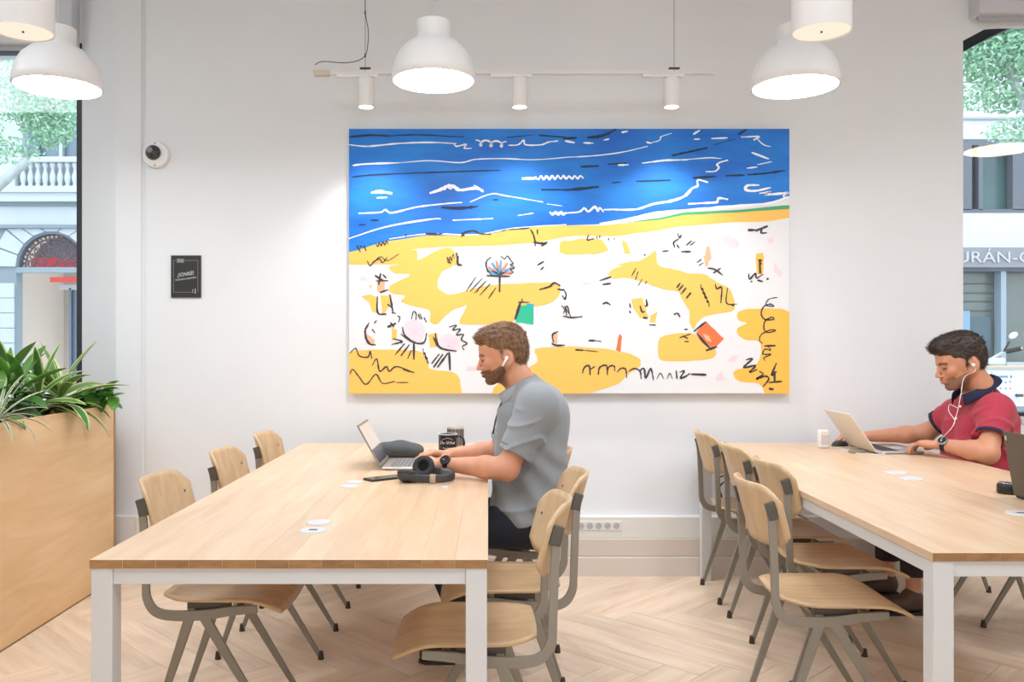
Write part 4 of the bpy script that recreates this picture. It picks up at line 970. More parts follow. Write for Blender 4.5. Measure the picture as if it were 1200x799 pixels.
def mesh_sdf(name, prims, h, disp=None, col=None, parent=None, material=None, smooth_it=1):
    solid = [p for p in prims if p.op == 'add']
    lo = np.min([p.c-p.R for p in solid], axis=0)-3*h; hi = np.max([p.c+p.R for p in solid], axis=0)+3*h
    B = 12; n = (np.ceil((hi-lo)/h/B).astype(int))*B
    D = np.full(n+1, 1.0, dtype=np.float32); half = B*h/2
    ar = np.arange(B+1)*h; G = np.stack(np.meshgrid(ar, ar, ar, indexing='ij'), -1).reshape(-1, 3); Rb = half*math.sqrt(3)
    C_ = np.array([p.c for p in solid]); R_ = np.array([p.R for p in solid])
    for i in range(0, n[0], B):
        for j in range(0, n[1], B):
            for k in range(0, n[2], B):
                o = lo+V3(i, j, k)*h; c = o+half
                lb = np.linalg.norm(C_-c, axis=1)-R_-Rb
                if lb.min() > .002: continue
                keep = [p for p in prims if p.c is None or np.linalg.norm(p.c-c)-p.R-Rb < .03+p.k]
                P = G+o; d = fold(keep, P)
                if disp is not None: d = d+disp(P)
                D[i:i+B+1, j:j+B+1, k:k+B+1] = d.reshape(B+1, B+1, B+1)
    S = D < 0
    cnt = np.zeros(n, dtype=np.int8)
    offs = [(a, b, c) for a in (0,1) for b in (0,1) for c in (0,1)]
    for a, b, c in offs: cnt += S[a:n[0]+a, b:n[1]+b, c:n[2]+c]
    act = np.argwhere((cnt > 0) & (cnt < 8)); N = len(act)
    idx = -np.ones(n, dtype=np.int64); idx[act[:,0], act[:,1], act[:,2]] = np.arange(N)
    acc = np.zeros((N, 3)); num = np.zeros(N)
    for a in offs:
        for ax in range(3):
            if a[ax]: continue
            b = list(a); b[ax] = 1
            da = D[act[:,0]+a[0], act[:,1]+a[1], act[:,2]+a[2]].astype(float); db = D[act[:,0]+b[0], act[:,1]+b[1], act[:,2]+b[2]].astype(float)
            m = (da < 0) != (db < 0); t = da[m]/(da[m]-db[m])
            pt_ = np.tile(np.array(a, float), (m.sum(), 1)); pt_[:, ax] = t
            acc[m] += pt_; num[m] += 1
    verts = lo+(act+acc/num[:, None])*h
    quads = []
    for ax in range(3):
        u, v = (ax+1) % 3, (ax+2) % 3
        sl0 = [slice(0, n[0]), slice(0, n[1]), slice(0, n[2])]; sl1 = list(sl0); sl1[ax] = slice(1, n[ax]+1)
        s0 = S[tuple(sl0)]; s1 = S[tuple(sl1)]; E = np.argwhere(s0 != s1); E = E[(E[:,u] > 0) & (E[:,v] > 0)]
        e_u = np.zeros(3, int); e_u[u] = 1; e_v = np.zeros(3, int); e_v[v] = 1
        q = [E-e_u-e_v, E-e_v, E, E-e_u]
        ids = np.stack([idx[w[:,0], w[:,1], w[:,2]] for w in q], 1)
        fl = s0[E[:,0], E[:,1], E[:,2]]
        ids[~fl] = ids[~fl][:, ::-1]
        quads.append(ids)
    Q = np.concatenate(quads); Q = Q[(Q >= 0).all(1)]
    for _ in range(smooth_it):                         # one light smoothing pass
        s_ = np.zeros_like(verts); c_ = np.zeros(N)
        for a, b in ((0,1),(1,2),(2,3),(3,0)):
            np.add.at(s_, Q[:,a], verts[Q[:,b]]); np.add.at(c_, Q[:,a], 1); np.add.at(s_, Q[:,b], verts[Q[:,a]]); np.add.at(c_, Q[:,b], 1)
        verts = verts*.5+.5*s_/np.maximum(c_, 1)[:, None]
    me = bpy.data.meshes.new(name); me.vertices.add(N); me.vertices.foreach_set('co', verts.astype(np.float32).ravel())
    me.loops.add(Q.size); me.loops.foreach_set('vertex_index', Q.astype(np.int32).ravel())
    me.polygons.add(len(Q)); me.polygons.foreach_set('loop_start', np.arange(0, Q.size, 4, dtype=np.int32)); me.polygons.foreach_set('loop_total', np.full(len(Q), 4, dtype=np.int32))
    me.update(calc_edges=True); me.validate()
    if col is not None:
        ca = me.color_attributes.new('Col', 'FLOAT_COLOR', 'POINT'); cc = np.ones((N, 4), dtype=np.float32); cc[:, :3] = col(verts); ca.data.foreach_set('color', cc.ravel())
    o = link(name, me, material, parent, smooth=True); o['nv'] = 0; del o['nv']
    return o, verts
def cone(p, q, rp, rq, k=.02, op='add', **a): return Prim('cone', op, k, p=np.array(p, float), q=np.array(q, float), rp=rp, rq=rq, **a)
def ell(p, r, k=.02, M=None, op='add', **a):
    if M is not None: a['M'] = M
    return Prim('ell', op, k, p=np.array(p, float), r=r, **a)
def npat(px, py, Y): return np.array(at(px, py, Y))
def noise3(P, s, seed=0):
    r = np.random.RandomState(seed); out = np.zeros(len(P))
    for i in range(5):
        w = r.normal(size=3)*s; out += np.sin(P@w+r.uniform(0, 6.28))
    return out/5
def ridge(x): return (1-np.abs(np.sin(x)))**2.2
class Head:
    'canonical head: +x face, +y left, +z up, chin at z=0; turned and placed in the scene'
    def __init__(s, O, pitch, yaw, S):
        'yaw: 0 looks along -X, positive turns away from the camera'
        cp, sp, cy, sy = math.cos(pitch), math.sin(pitch), math.cos(yaw), math.sin(yaw)
        f0 = np.array([-cy, sy, 0]); fwd = f0*cp-np.array([0,0,sp]); up = f0*sp+np.array([0,0,cp]); left = np.cross(up, fwd)
        s.R = np.stack([fwd, left, up], 1); s.O = np.array(O, float); s.S = S
    def w(s, x, y, z): return s.O+s.R@(np.array([x, y, z])*s.S)
    def loc(s, P): return (P-s.O)@s.R/s.S
    def e(s, p, r, k=.012, op='add', tilt=0, roll=0):
        M = s.R
        if tilt:
            c, t = math.cos(tilt), math.sin(tilt); M = s.R@np.array([[c,0,t],[0,1,0],[-t,0,c]])
        return ell(s.w(*p), np.array(r)*s.S, k*s.S, M, op)
    def c(s, p, q, rp, rq, k=.012, op='add', **a): return cone(s.w(*p), s.w(*q), rp*s.S, rq*s.S, k*s.S, op, **a)
    def prims(s):
        P = [s.e((-.012,0,.148), (.094,.075,.080), 0), s.e((.022,0,.105), (.066,.062,.086), .02), s.e((.030,0,.150), (.056,.060,.052), .02),
             s.e((.040,0,.060), (.045,.046,.050), .015)]
        for y in (-1, 1):
            P += [s.c((-.012,.056*y,.066), (.058,.024*y,.018), .020, .017, .022), s.e((.060,.040*y,.090), (.020,.020,.020), .018), s.e((-.02,.060*y,.12), (.05,.016,.05), .02)]
        P += [s.e((.070,0,.016), (.017,.020,.015), .014), s.e((.078,0,.048), (.017,.026,.024), .014)]
        P += [s.e((.076,0,.127), (.016,.046,.009), .012)]
        for y in (-1, 1): P += [s.e((.095,.031*y,.110), (.017,.018,.0125), .010, 'sub')]
        for y in (-1, 1): P += [s.e((.0705,.031*y,.109), (.0135,.0145,.0120), .003), s.e((.0805,.031*y,.1175), (.006,.017,.004), .003)]
        P += [s.c((.083,0,.121), (.103,0,.083), .0075, .0095, .008), s.e((.106,0,.077), (.0105,.0105,.0085), .006)]
        for y in (-1, 1): P += [s.e((.096,.0115*y,.0735), (.0095,.0065,.0070), .004), s.e((.1,.006*y,.068), (.005,.003,.003), .002, 'sub')]
        P += [s.e((.094,0,.0555), (.0080,.022,.0058), .005), s.e((.0915,0,.0445), (.0085,.020,.0062), .004), s.e((.1015,0,.0500), (.0060,.021,.0013), .002, 'sub')]
        P += [s.e((.088,0,.030), (.010,.020,.004), .008, 'sub')]
        for y in (-1, 1):
            P += [s.e((-.028,.077*y,.098), (.018,.0085,.031), .006, tilt=.2), s.e((-.024,.088*y,.100), (.011,.008,.020), .003, 'sub', tilt=.2),
                  s.e((-.018,.081*y,.094), (.006,.006,.008), .003), s.e((-.022,.078*y,.070), (.008,.006,.010), .005)]
        return P
def hand(w, f, up, thumb, s=1.0, curl=(.35,.55,.35), spread=.10, drop=0.12, thumb_in=.3):
    'w wrist, f forward, up dorsal, thumb = +1/-1 side of the thumb along cross(up, f)'
    f = nrm(f); up = nrm(up-f*(up@f)); l = np.cross(up, f)*thumb; P = []
    K = []
    for i, (o, a) in enumerate(zip((.030,.010,-.010,-.029), (.086,.090,.086,.078))):
        b = w+l*o*.55*s-up*.004*s+f*.012*s; q = w+f*a*s+l*o*s-up*drop*a*s*.6+up*.004*s; K.append(q)
        P.append(cone(b, q, .0155*s, .0115*s, .010))
    P.append(ell(w+f*.045*s-up*.008*s, (.040*s,.036*s,.0145*s), .012, np.stack([f, l, up], 1)))
    for i, (q, L3) in enumerate(zip(K, ((.040,.026,.021),(.045,.029,.022),(.041,.027,.021),(.032,.020,.018)))):
        a = curl[0]*(1+.08*i)+drop; side = spread*(1.5-i)
        for j, Lg in enumerate(L3):
            dd = nrm(f*math.cos(a)-up*math.sin(a)+l*side*(.8 if j == 0 else .5)); e = q+dd*Lg*s; r0 = (.0096,.0086,.0078)[j]*s; r1 = (.0086,.0078,.0064)[j]*s
            P.append(cone(q, e, r0*(.88 if i == 3 else 1), r1*(.88 if i == 3 else 1), .004)); q = e; a += curl[min(2, j+1)]
    q = w+f*.020*s+l*.022*s-up*.006*s
    for j, (dv, Lg, r0, r1) in enumerate(((f*.72+l*.62-up*.30, .042, .0135, .0105), (f*.9+l*thumb_in-up*.32, .032, .0102, .0088), (f*1.0+l*(thumb_in-.25)-up*.30, .025, .0088, .0068))):
        e = q+nrm(dv)*Lg*s; P.append(cone(q, e, r0*s, r1*s, .008 if j == 0 else .004)); q = e
    return P
def mixc(base, c, w): return base*(1-w[:, None])+np.array(c)[None]*w[:, None]
def sstep(x, a, b): t = np.clip((x-a)/(b-a), 0, 1); return t*t*(3-2*t)
def beard_w(q, P, lo=.0):
    'where the beard grows, in head coordinates'
    line = .070-.34*np.maximum(0, q[:,0]-.015)                      # cheek line falls towards the mouth
    line = np.where(q[:,0] > .055, np.maximum(line, .064), line)
    w = sstep(line-q[:,2], -.004, .006)*sstep(q[:,2], -.03, -.012)*sstep(q[:,0], -.020, .012)
    w *= 1-sstep(q[:,2], .0655, .070)*(q[:,0] > .05)
    lips = np.exp(-((q[:,2]-.050)/.0085)**2)*np.exp(-(q[:,1]/.024)**4)*(q[:,0] > .082)
    return np.clip(w*(1-lips*1.1)*(.92+.16*noise3(P, 230, 3)), 0, 1), lips
def skin_colour(head, skin, hairc, beard, beard_s):
    def f(P):
        c = np.tile(np.array(lin(skin)), (len(P), 1)); q = head.loc(P); inh = (q[:,2] > -.03) & (q[:,2] < .26) & (np.abs(q[:,0]) < .13) & (np.abs(q[:,1]) < .10)
        c *= (1+.05*noise3(P, 60, 1))[:, None]
        w, lips = beard_w(q, P); c = mixc(c, lin(beard), w*beard_s*inh)
        c = mixc(c, lin((196,112,102)), np.clip(lips, 0, 1)*.75*inh)
        red = np.exp(-((q[:,2]-.088)/.02)**2)*np.exp(-((np.abs(q[:,1])-.04)/.02)**2)*(q[:,0] > .03); c = mixc(c, lin((214,128,110)), red*.22*inh)
        nz = np.exp(-((q[:,2]-.078)/.012)**2)*(q[:,0] > .1); c = mixc(c, lin((216,132,112)), nz*.35*inh)
        br = np.exp(-((q[:,2]-(.1300-.18*(np.abs(q[:,1])-.03)**1*np.sign(np.abs(q[:,1])-.03)))/.0052)**2)*(np.abs(q[:,1]) > .010)*(np.abs(q[:,1]) < .050)*(q[:,0] > .055); c = mixc(c, lin(hairc), np.clip(br*1.3, 0, 1)*.92*inh)
        ey = np.exp(-((q[:,2]-.1055)/.0042)**2)*np.exp(-((np.abs(q[:,1])-.033)/.017)**4)*(q[:,0] > .066); c = mixc(c, lin((52,36,30)), np.clip(ey, 0, 1)*.9*inh)
        return c
    return f
def strands(hair_pts, normals, head, flow, length, n, width, seed):
    r = np.random.RandomState(seed); pick = r.choice(len(hair_pts), n); V = []; F = []
    for i in pick:
        p = hair_pts[i]; nn = normals[i]; q = head.loc(p[None])[0]; d0 = head.R@np.array(flow(q, r)); d = d0-nn*(d0@nn); d = nrm(d+nn*r.uniform(.05,.34)+r.normal(size=3)*.16)
        L_ = length*r.uniform(.6,1.25)*head.S; side = nrm(np.cross(d, nn))*width*r.uniform(.6,1.4); k = len(V)
        m_ = p+d*L_*.5+nn*.001; e = p+nrm(d+d0*.3-nn*.18)*L_
        V += [p-side-nn*.001, p+side-nn*.001, m_-side*.7, m_+side*.7, e]; F += [(k,k+1,k+3,k+2), (k+2,k+3,k+4)]
    return V, F
def join_geo(o, V, F, attr_c=None):
    me = o.data; bm = bmesh.new(); bm.from_mesh(me); vs = [bm.verts.new(tuple(v)) for v in V]
    for f in F: bm.faces.new([vs[i] for i in f]).smooth = True
    bm.to_mesh(me); bm.free()
def hair_mat(name, c1, c2):
    m, t, b = M_(name); N, L = t.nodes, t.links
    tc = N.new('ShaderNodeTexCoord'); n = N.new('ShaderNodeTexNoise'); n.inputs['Scale'].default_value = 75; n.inputs['Detail'].default_value = 4
    L.new(tc.outputs['Object'], n.inputs['Vector']); r = N.new('ShaderNodeValToRGB'); e = r.color_ramp.elements
    e[0].position = .35; e[0].color = lin(c1)+(1,); e[1].position = .66; e[1].color = lin(c2)+(1,)
    L.new(n.outputs['Fac'], r.inputs['Fac']); L.new(r.outputs['Color'], b.inputs['Base Color']); b.inputs['Roughness'].default_value = .5
    return m
def ring(o, nvec, r, w, t, name, mt, parent, squash=None, n=36):
    'open band round a limb'
    nvec = nrm(nvec); a = nrm(np.cross(nvec, [0,1,0.1])); b = np.cross(nvec, a); m = MB(); vs = []
    for k in range(n):
        th = 2*PI*k/n; u = a*math.cos(th)+b*math.sin(th)
        for (rr, ww) in ((r,-w/2),(r+t,-w/2),(r+t,w/2),(r,w/2)): vs.append(o+u*rr+nvec*ww)
    fs = [(k*4+j, ((k+1)%n)*4+j, ((k+1)%n)*4+(j+1)%4, k*4+(j+1)%4) for k in range(n) for j in range(4)]
    m.add(vs, fs); return m.build(name, mt, parent, smooth=False, auto=.7)
def watch(person, wrist, fdir, up, r, label, strap, bezel):
    up = nrm(up-nrm(fdir)*(np.asarray(up)@nrm(fdir))); f = nrm(fdir); l = np.cross(up, f)
    w_ = ring(wrist, f, r, .022, .003, 'watch_strap', strap, person)
    e = empty('wristwatch', tuple(wrist)); e.parent = person; e['label'] = label
    w_.parent = e; w_.location = tuple(-wrist)
    M = Matrix(((l[0], f[0], up[0], 0),(l[1], f[1], up[1], 0),(l[2], f[2], up[2], 0),(0,0,0,1)))
    m = MB(); m.lathe([(.019,0),(.0225,.003),(.0225,.009),(.019,.011)], (0,0,0), 32); c = m.build('watch_case', bezel, e, auto=.6)
    M.translation = Vector(up*(r+.0005)); c.matrix_local = M
    m = MB(); m.lathe([(.018,.0105),(.018,.0118)], (0,0,0), 32); fc = m.build('watch_face', mat('watch_face', (30,30,34), .15, spec=.7) if 'watch_face' not in bpy.data.materials else bpy.data.materials['watch_face'], e); fc.matrix_local = M
    m = MB(); m.box(-.0006,.0006,0,.012,.0118,.0122); m.box(0,.009,-.0006,.0006,.0118,.0122); h_ = m.build('watch_hands', PRINT, e); h_.matrix_local = M
    return e
SKIN = mat('skin_light', (226,172,142), .5, attr='Col'); SKIN.node_tree.nodes['Principled BSDF'].inputs['Subsurface Weight'].default_value = .12
SKIN.node_tree.nodes['Principled BSDF'].inputs['Subsurface Radius'].default_value = (.012,.005,.003); SKIN.node_tree.nodes['Principled BSDF'].inputs['Subsurface Scale'].default_value = 1
def lashes(H, root, off):
    m_ = bpy.data.materials.get('lash_dark') or mat('lash_dark', (44,30,26), .6)
    for s in (-1, 1):
        m = MB(); m.tube([tuple(H.w(.0850-11*(y-.029)**2, s*y, .1045+.9*(y-.031)*.1)) for y in [.017+.031*i/8 for i in range(9)]], [.0009+.0013*math.sin(PI*(i+1)/10) for i in range(9)], 6)
        off(m.build('eyelashes', m_, root, smooth=True))
def collar(cb, cf, rx_out, ry, parent, mt, gap=.55, h=.036, flare=.016, label=None):
    'shirt collar round the neck from back point cb to front point cf, open at the front'
    mid = (cb+cf)/2; fx_ = (cf-cb)/2; fl = np.linalg.norm(fx_); f = fx_/fl; s = np.array([0,1,0]); s = s-f*(s@f); s = nrm(s); up = np.cross(s, f); up = up if up[2] > 0 else -up
    m = MB()
    def g_(u, v):
        th = PI+(u-.5)*2*(PI-gap); hh = h*(1+.35*max(0, abs(u-.5)*2-.75)*4)
        rr = 1+(.0 if v < .0 else 0)
        base = mid+f*fl*math.cos(th)+s*ry*math.sin(th); out = nrm(f*math.cos(th)/1+s*math.sin(th))
        # v 0: inner stand bottom, .4: fold on top, 1: outer fall
        if v < .4: t = v/.4; return base+up*(h*.9*t-.012)-out*.002*t
        t = (v-.4)/.6; return base+up*(h*.9-.012-hh*1.05*t)+out*(flare*math.sin(PI/2*t)+.003)
    m.grid(lambda a, b: tuple(g_(a, b)), 40, 10)
    o = m.build('collar', mt, parent, smooth=True, solid=.002, fix=False)
    if label: o['label'] = label
    return o

# ---- man in the grey polo
def man_one():
    root = empty('person', (.17, 3.6, 0), 0, 'bearded man in a grey polo shirt and dark navy trousers typing at the left table', 'person')
    rp_ = np.array(root.location)
    S = 1.0; pit = math.radians(12)
    H = Head((0,0,0), pit, math.radians(2), S)
    chin = npat(574.5, 450.3, 3.58); H.O = chin-H.R@np.array([.072, 0, .002])*S
    LS, LE, LW = npat(630,474,3.39), npat(594,549,3.37), npat(520,544,3.51)
    RS, RE, RW = npat(622,476,3.80), npat(582,529,3.95), npat(527,532,3.93)
    YC = 3.59
    C7 = V3(.140, YC, 1.125); NB = H.w(-.035, 0, .075)
    up = V3(0,0,1)
    arms = []
    for Sh, El, Wr in ((LS,LE,LW),(RS,RE,RW)):
        fm = El+(Wr-El)*.32
        arms += [cone(Sh, El, .050, .044, .02), cone(El, fm, .043, .045, .03), cone(fm, Wr, .044, .0265, .02), ell(El, (.042,.042,.040), .02)]
    f1 = nrm(npat(476,540,3.72)-LW); f2 = nrm(npat(484,527,3.84)-RW)
    hands = hand(LW-V3(0,0,.0), f1, V3(.10,-.12,1), -1, 1.13, curl=(.16,.42,.32), drop=.06)+hand(RW, f2, V3(.05,.1,1), 1, 1.10, curl=(.26,.46,.36), drop=.10)
    core = [cone(V3(.205,YC-.07,.98), V3(.18,YC-.06,.62), .085, .09, .05), cone(V3(.205,YC+.07,.98), V3(.18,YC+.06,.62), .085, .09, .05), cone(LS, RS, .045, .045, .05),
            cone(V3(.19,YC-.09,.55), V3(-.24,YC-.12,.535), .07, .05, .03), cone(V3(.19,YC+.09,.55), V3(-.24,YC+.12,.535), .07, .05, .03),
            cone(V3(-.24,YC-.12,.53), V3(-.09,YC-.11,.11), .048, .034, .02), cone(V3(-.24,YC+.12,.53), V3(-.11,YC+.11,.11), .048, .034, .02)]
    neck = [H.c((-.030,0,.085), (-.052,0,-.005), .050, .054, .022), cone(H.w(-.052,0,-.005), C7, .053, .058, .03), cone(H.w(.01,0,.035), C7+V3(-.02,0,.01), .036, .042, .03)]
    prims = H.prims()+neck+core+arms+hands
    body, _ = mesh_sdf('body', prims, .0042, col=skin_colour(H, (210,150,118), (96,66,42), (92,60,40), .88), parent=root, material=SKIN)
    body.location = tuple(-rp_)
    def off(o): 
        o.location = tuple(-rp_); return o
    # beard: raised, rough, following the jaw
    HP_ = [p for p in H.prims()]
    bp = [Prim(p.kind, p.op, p.k, **p.a) for p in HP_]
    def bd(P):
        q = H.loc(P); w, lips = beard_w(q, P); return -.0022*w-.0012*w*noise3(P, 900, 8)+.006*(1-np.clip(w*3, 0, 1))
    BRD = hair_mat('beard_brown', (86,56,38), (124,86,60))
    b_, bv = mesh_sdf('beard', [p for p in bp if p.c is not None], .003, disp=bd, parent=root, material=BRD); 
    bm = bmesh.new(); bm.from_mesh(b_.data); q = H.loc(np.array([v.co[:] for v in bm.verts])); w, _l = beard_w(q, np.array([v.co[:] for v in bm.verts]))
    bm.verts.ensure_lookup_table(); bmesh.ops.delete(bm, geom=[bm.verts[i] for i in np.where(w < .45)[0]], context='VERTS'); bm.to_mesh(b_.data); bm.free(); off(b_); b_['label'] = 'short brown beard'
    lashes(H, root, off)
    # hair
    hp = [H.e((-.020,0,.160), (.100,.084,.088), 0), H.e((.036,0,.196), (.055,.056,.040), .03), H.e((-.058,0,.118), (.060,.070,.070), .02), H.e((.060,0,.194), (.022,.044,.018), .02),
          H.e((.118,0,.102), (.062,.10,.080), .008, 'sub'), H.e((.055,0,.030), (.085,.12,.080), .010, 'sub'), H.e((-.06,0,-.012), (.12,.12,.066), .010, 'sub')]
    for y in (-1,1): hp += [H.e((-.030,.086*y,.096), (.021,.026,.035), .006, 'sub'), H.e((.080,.085*y,.158), (.034,.035,.034), .008, 'sub'), H.c((-.004,.070*y,.125), (.0,.068*y,.100), .010, .007, .008)]
    hp += [H.c((.0875,.012*y,.1265), (.074,.046*y,.1275), .0034, .0024, .001) for y in (-1,1)]
    def hd(P):
        q = H.loc(P); return -.0022*np.sin(q[:,1]*420+q[:,0]*60+2*noise3(P,60,4))*sstep(q[:,2],.15,.2)-.0018*noise3(P, 260, 6)
    HM = hair_mat('hair_light_brown', (98,68,42), (146,106,70))
    h_, hv = mesh_sdf('hair', hp, .0036, disp=hd, parent=root, material=HM)
    nr = np.array([v.normal[:] for v in h_.data.vertices]); hv = np.array([v.co[:] for v in h_.data.vertices])
    def flow(q, r):
        if q[2] > .165: return (1.0, .15*r.normal(), .35 if q[0] > .03 else -.05)
        return (-.8, 0, -.5) if q[0] > .02 else (-.25, 0, -1)
    ql = H.loc(hv); sel = (ql[:,2] > .06) & ~((ql[:,0] > .015) & (ql[:,2] < .172))
    V, F = strands(hv[sel], nr[sel], H, flow, .020, 3600, .0011, 3); join_geo(h_, V, F); off(h_); h_['label'] = 'short light brown hair swept up at the front'
    # shirt
    sl = []
    hem = {}
    for Sh, El, key in ((LS,LE,'l'),(RS,RE,'r')):
        ax = nrm(El-Sh); hp_ = Sh+(El-Sh)*.76; hem[key] = (hp_, ax)
        sl.append(cone(Sh, Sh+(El-Sh)*.95, .072, .066, .055, planes=[(hp_, ax)]))
    tor = [cone(V3(.215,YC-.07,.99), V3(.205,YC-.065,.60), .118, .112, .05), cone(V3(.215,YC+.07,.99), V3(.205,YC+.065,.60), .118, .112, .05),
           cone(V3(.095,YC-.05,1.00), V3(.085,YC-.06,.64), .058, .068, .06), cone(V3(.095,YC+.06,1.00), V3(.085,YC+.06,.64), .058, .075, .06),
           cone(LS+V3(.01,.02,-.01), RS+V3(.01,-.02,-.01), .066, .066, .06), cone(C7+V3(.015,-.02,-.015), LS+V3(0,.02,0), .064, .055, .05), cone(C7+V3(.015,.02,-.015), RS+V3(0,-.02,0), .064, .055, .05),
           ell(V3(.245,YC,1.0), (.08,.16,.12), .05), cone(V3(.20,YC-.08,.60), V3(.13,YC-.10,.565), .112, .085, .05), cone(V3(.20,YC+.08,.60), V3(.13,YC+.10,.565), .112, .085, .05)]
    sub = []
    for (Sh, El, Wr), key in (((LS,LE,LW),'l'),((RS,RE,RW),'r')):
        o_, ax = hem[key]; sub.append(cone(o_-ax*.026, o_+ax*.05, .052, .056, .002, 'sub'))
    sub.append(cone(H.w(-.055,0,-.02), NB+V3(0,0,.1), .061, .066, .004, 'sub')); sub.append(cone(C7+V3(-.06,0,-.01), C7+V3(-.10,0,.10), .038, .05, .01, 'sub'))
    hemn = nrm(V3(.30,0,-1)); cut = [Prim('cut', 'cut', 0, o=V3(.10,YC,.553), n=hemn)]
    def sd(P):
        w = np.zeros(len(P))
        # folds run from the armpit to the waist and gather at the lap
        a = (P-V3(.12,YC,.80)); u = a[:,0]*.75+a[:,2]*.66; w += .0075*np.sin(u*62+3*noise3(P,9,2))*sstep(P[:,2],.98,.80)*(.5+.5*noise3(P,8,5))
        w -= .014*ridge((a[:,2]*.9-a[:,0]*.5)*24+2.2*noise3(P,8,9))*sstep(P[:,2],.80,.66)
        for (Sh, El), s_ in (((LS,LE),1),((RS,RE),2)):
            ax = nrm(El-Sh); t = (P-Sh)@ax; rr = np.linalg.norm(P-Sh-np.outer(t,ax),axis=1); w -= .009*ridge(t*38+P[:,0]*20+2*noise3(P,12,s_))*(rr<.10)*sstep(t,.03,.08)
        w += .0016*noise3(P, 55, 7)
        return w
    POLO = mat('grey_polo_cloth', (144,149,153), .85, noise=.035, nscale=260, bump=.25, bscale=900, sheen=.15)
    sh, _ = mesh_sdf('polo_shirt', tor+sl+sub+cut, .005, smooth_it=0, disp=sd, parent=root, material=POLO); off(sh)
    STR = mat('dark_piping', (84,88,94), .8)
    for key, Yr in (('l',0),('r',0)):
        o_, ax = hem[key]; off(ring(o_-ax*.020, ax, .0668, .0022, .0022, 'sleeve_stitching', STR, root))
    co = collar(V3(.178,YC,1.160), V3(.050,YC,1.062), 0, .070, root, mat('grey_collar', (158,162,166), .85), gap=.6, h=.034, flare=.018); off(co)
    m = MB(); q = [V3(.055,YC-.012,1.05), V3(.032,YC-.012,.98), V3(.02,YC-.012,.92)]
    m.tube([tuple(x) for x in q], 1, 6, flat=(.018,.004)); off(m.build('placket', STR, root, smooth=True))
    # trousers
    tp_ = []
    for s_ in (-1,1):
        k_ = V3(-.24,YC+.12*s_,.535); tp_ += [cone(V3(.19,YC+.085*s_,.555), k_, .098, .068, .03), cone(k_, V3(-.095,YC+.11*s_,.16), .066, .052, .03), ell(k_, (.07,.066,.066), .03)]
    tp_ += [ell(V3(.21,YC,.56), (.125,.175,.095), .05)]
    tp_.append(Prim('cut', 'cut', 0, o=V3(0,0,.13), n=V3(0,0,-1)))
    tp_.append(Prim('cut', 'cut', 0, o=V3(0,0,.4665), n=V3(0,0,-1)) if False else Prim('cut','cut',0,o=V3(0,0,.13),n=V3(0,0,-1)))
    def td(P): return .004*np.sin(P[:,0]*38+P[:,2]*45+3*noise3(P,9,3))*noise3(P,7,4)
    tr_o, _ = mesh_sdf('trousers', tp_, .007, disp=td, parent=root, material=mat('navy_trousers', (28,32,44), .85, bump=.2, bscale=700)); off(tr_o)
    for s_, dx in ((-1,0),(1,-.02)):
        a = V3(-.095+dx,YC+.11*s_,.05); sp = [cone(a+V3(.02,0,.0), a+V3(-.15,0,-.012), .042, .036, .02), ell(a+V3(0,0,.03), (.05,.040,.045), .02), Prim('cut','cut',0,o=V3(0,0,.012),n=V3(0,0,-1))]
        so, _ = mesh_sdf('shoe', sp, .006, parent=root, material=mat('black_shoe', (34,32,32), .5) if 'black_shoe' not in bpy.data.materials else bpy.data.materials['black_shoe']); off(so)
        m = MB(); m.prism([(a[0]+.068,a[1]-.034),(a[0]+.068,a[1]+.034),(a[0]-.16,a[1]+.038),(a[0]-.188,a[1]+.015),(a[0]-.188,a[1]-.015),(a[0]-.16,a[1]-.038)], 'z', .0008, .014); so2 = m.build('sole', FOOT, so, bevel=.003)
    # earbud
    e0, e1 = H.w(-.020,.088,.096), H.w(.004,.094,.068)
    m = MB(); m.tube([tuple(e0-rp_), tuple(e1-rp_)], [.0045,.0036], 8); 
    eb = m.build('earbud', mat('earbud_white', (244,244,244), .25), root, smooth=True)
    m = MB(); m.lathe([(.001,-.008),(.007,-.005),(.008,0),(.006,.006),(.001,.007)], tuple(H.w(-.020,.085,.098)-rp_), 16, caps=False); m.build('earbud_tip', bpy.data.materials['earbud_white'], eb, smooth=True)
    f = nrm(LW-LE); watch(root, LW-rp_-f*.022, f, V3(-.1,-.75,.66), .0275, 'black wristwatch on the near arm', BLACKM, BLACK)
    return root
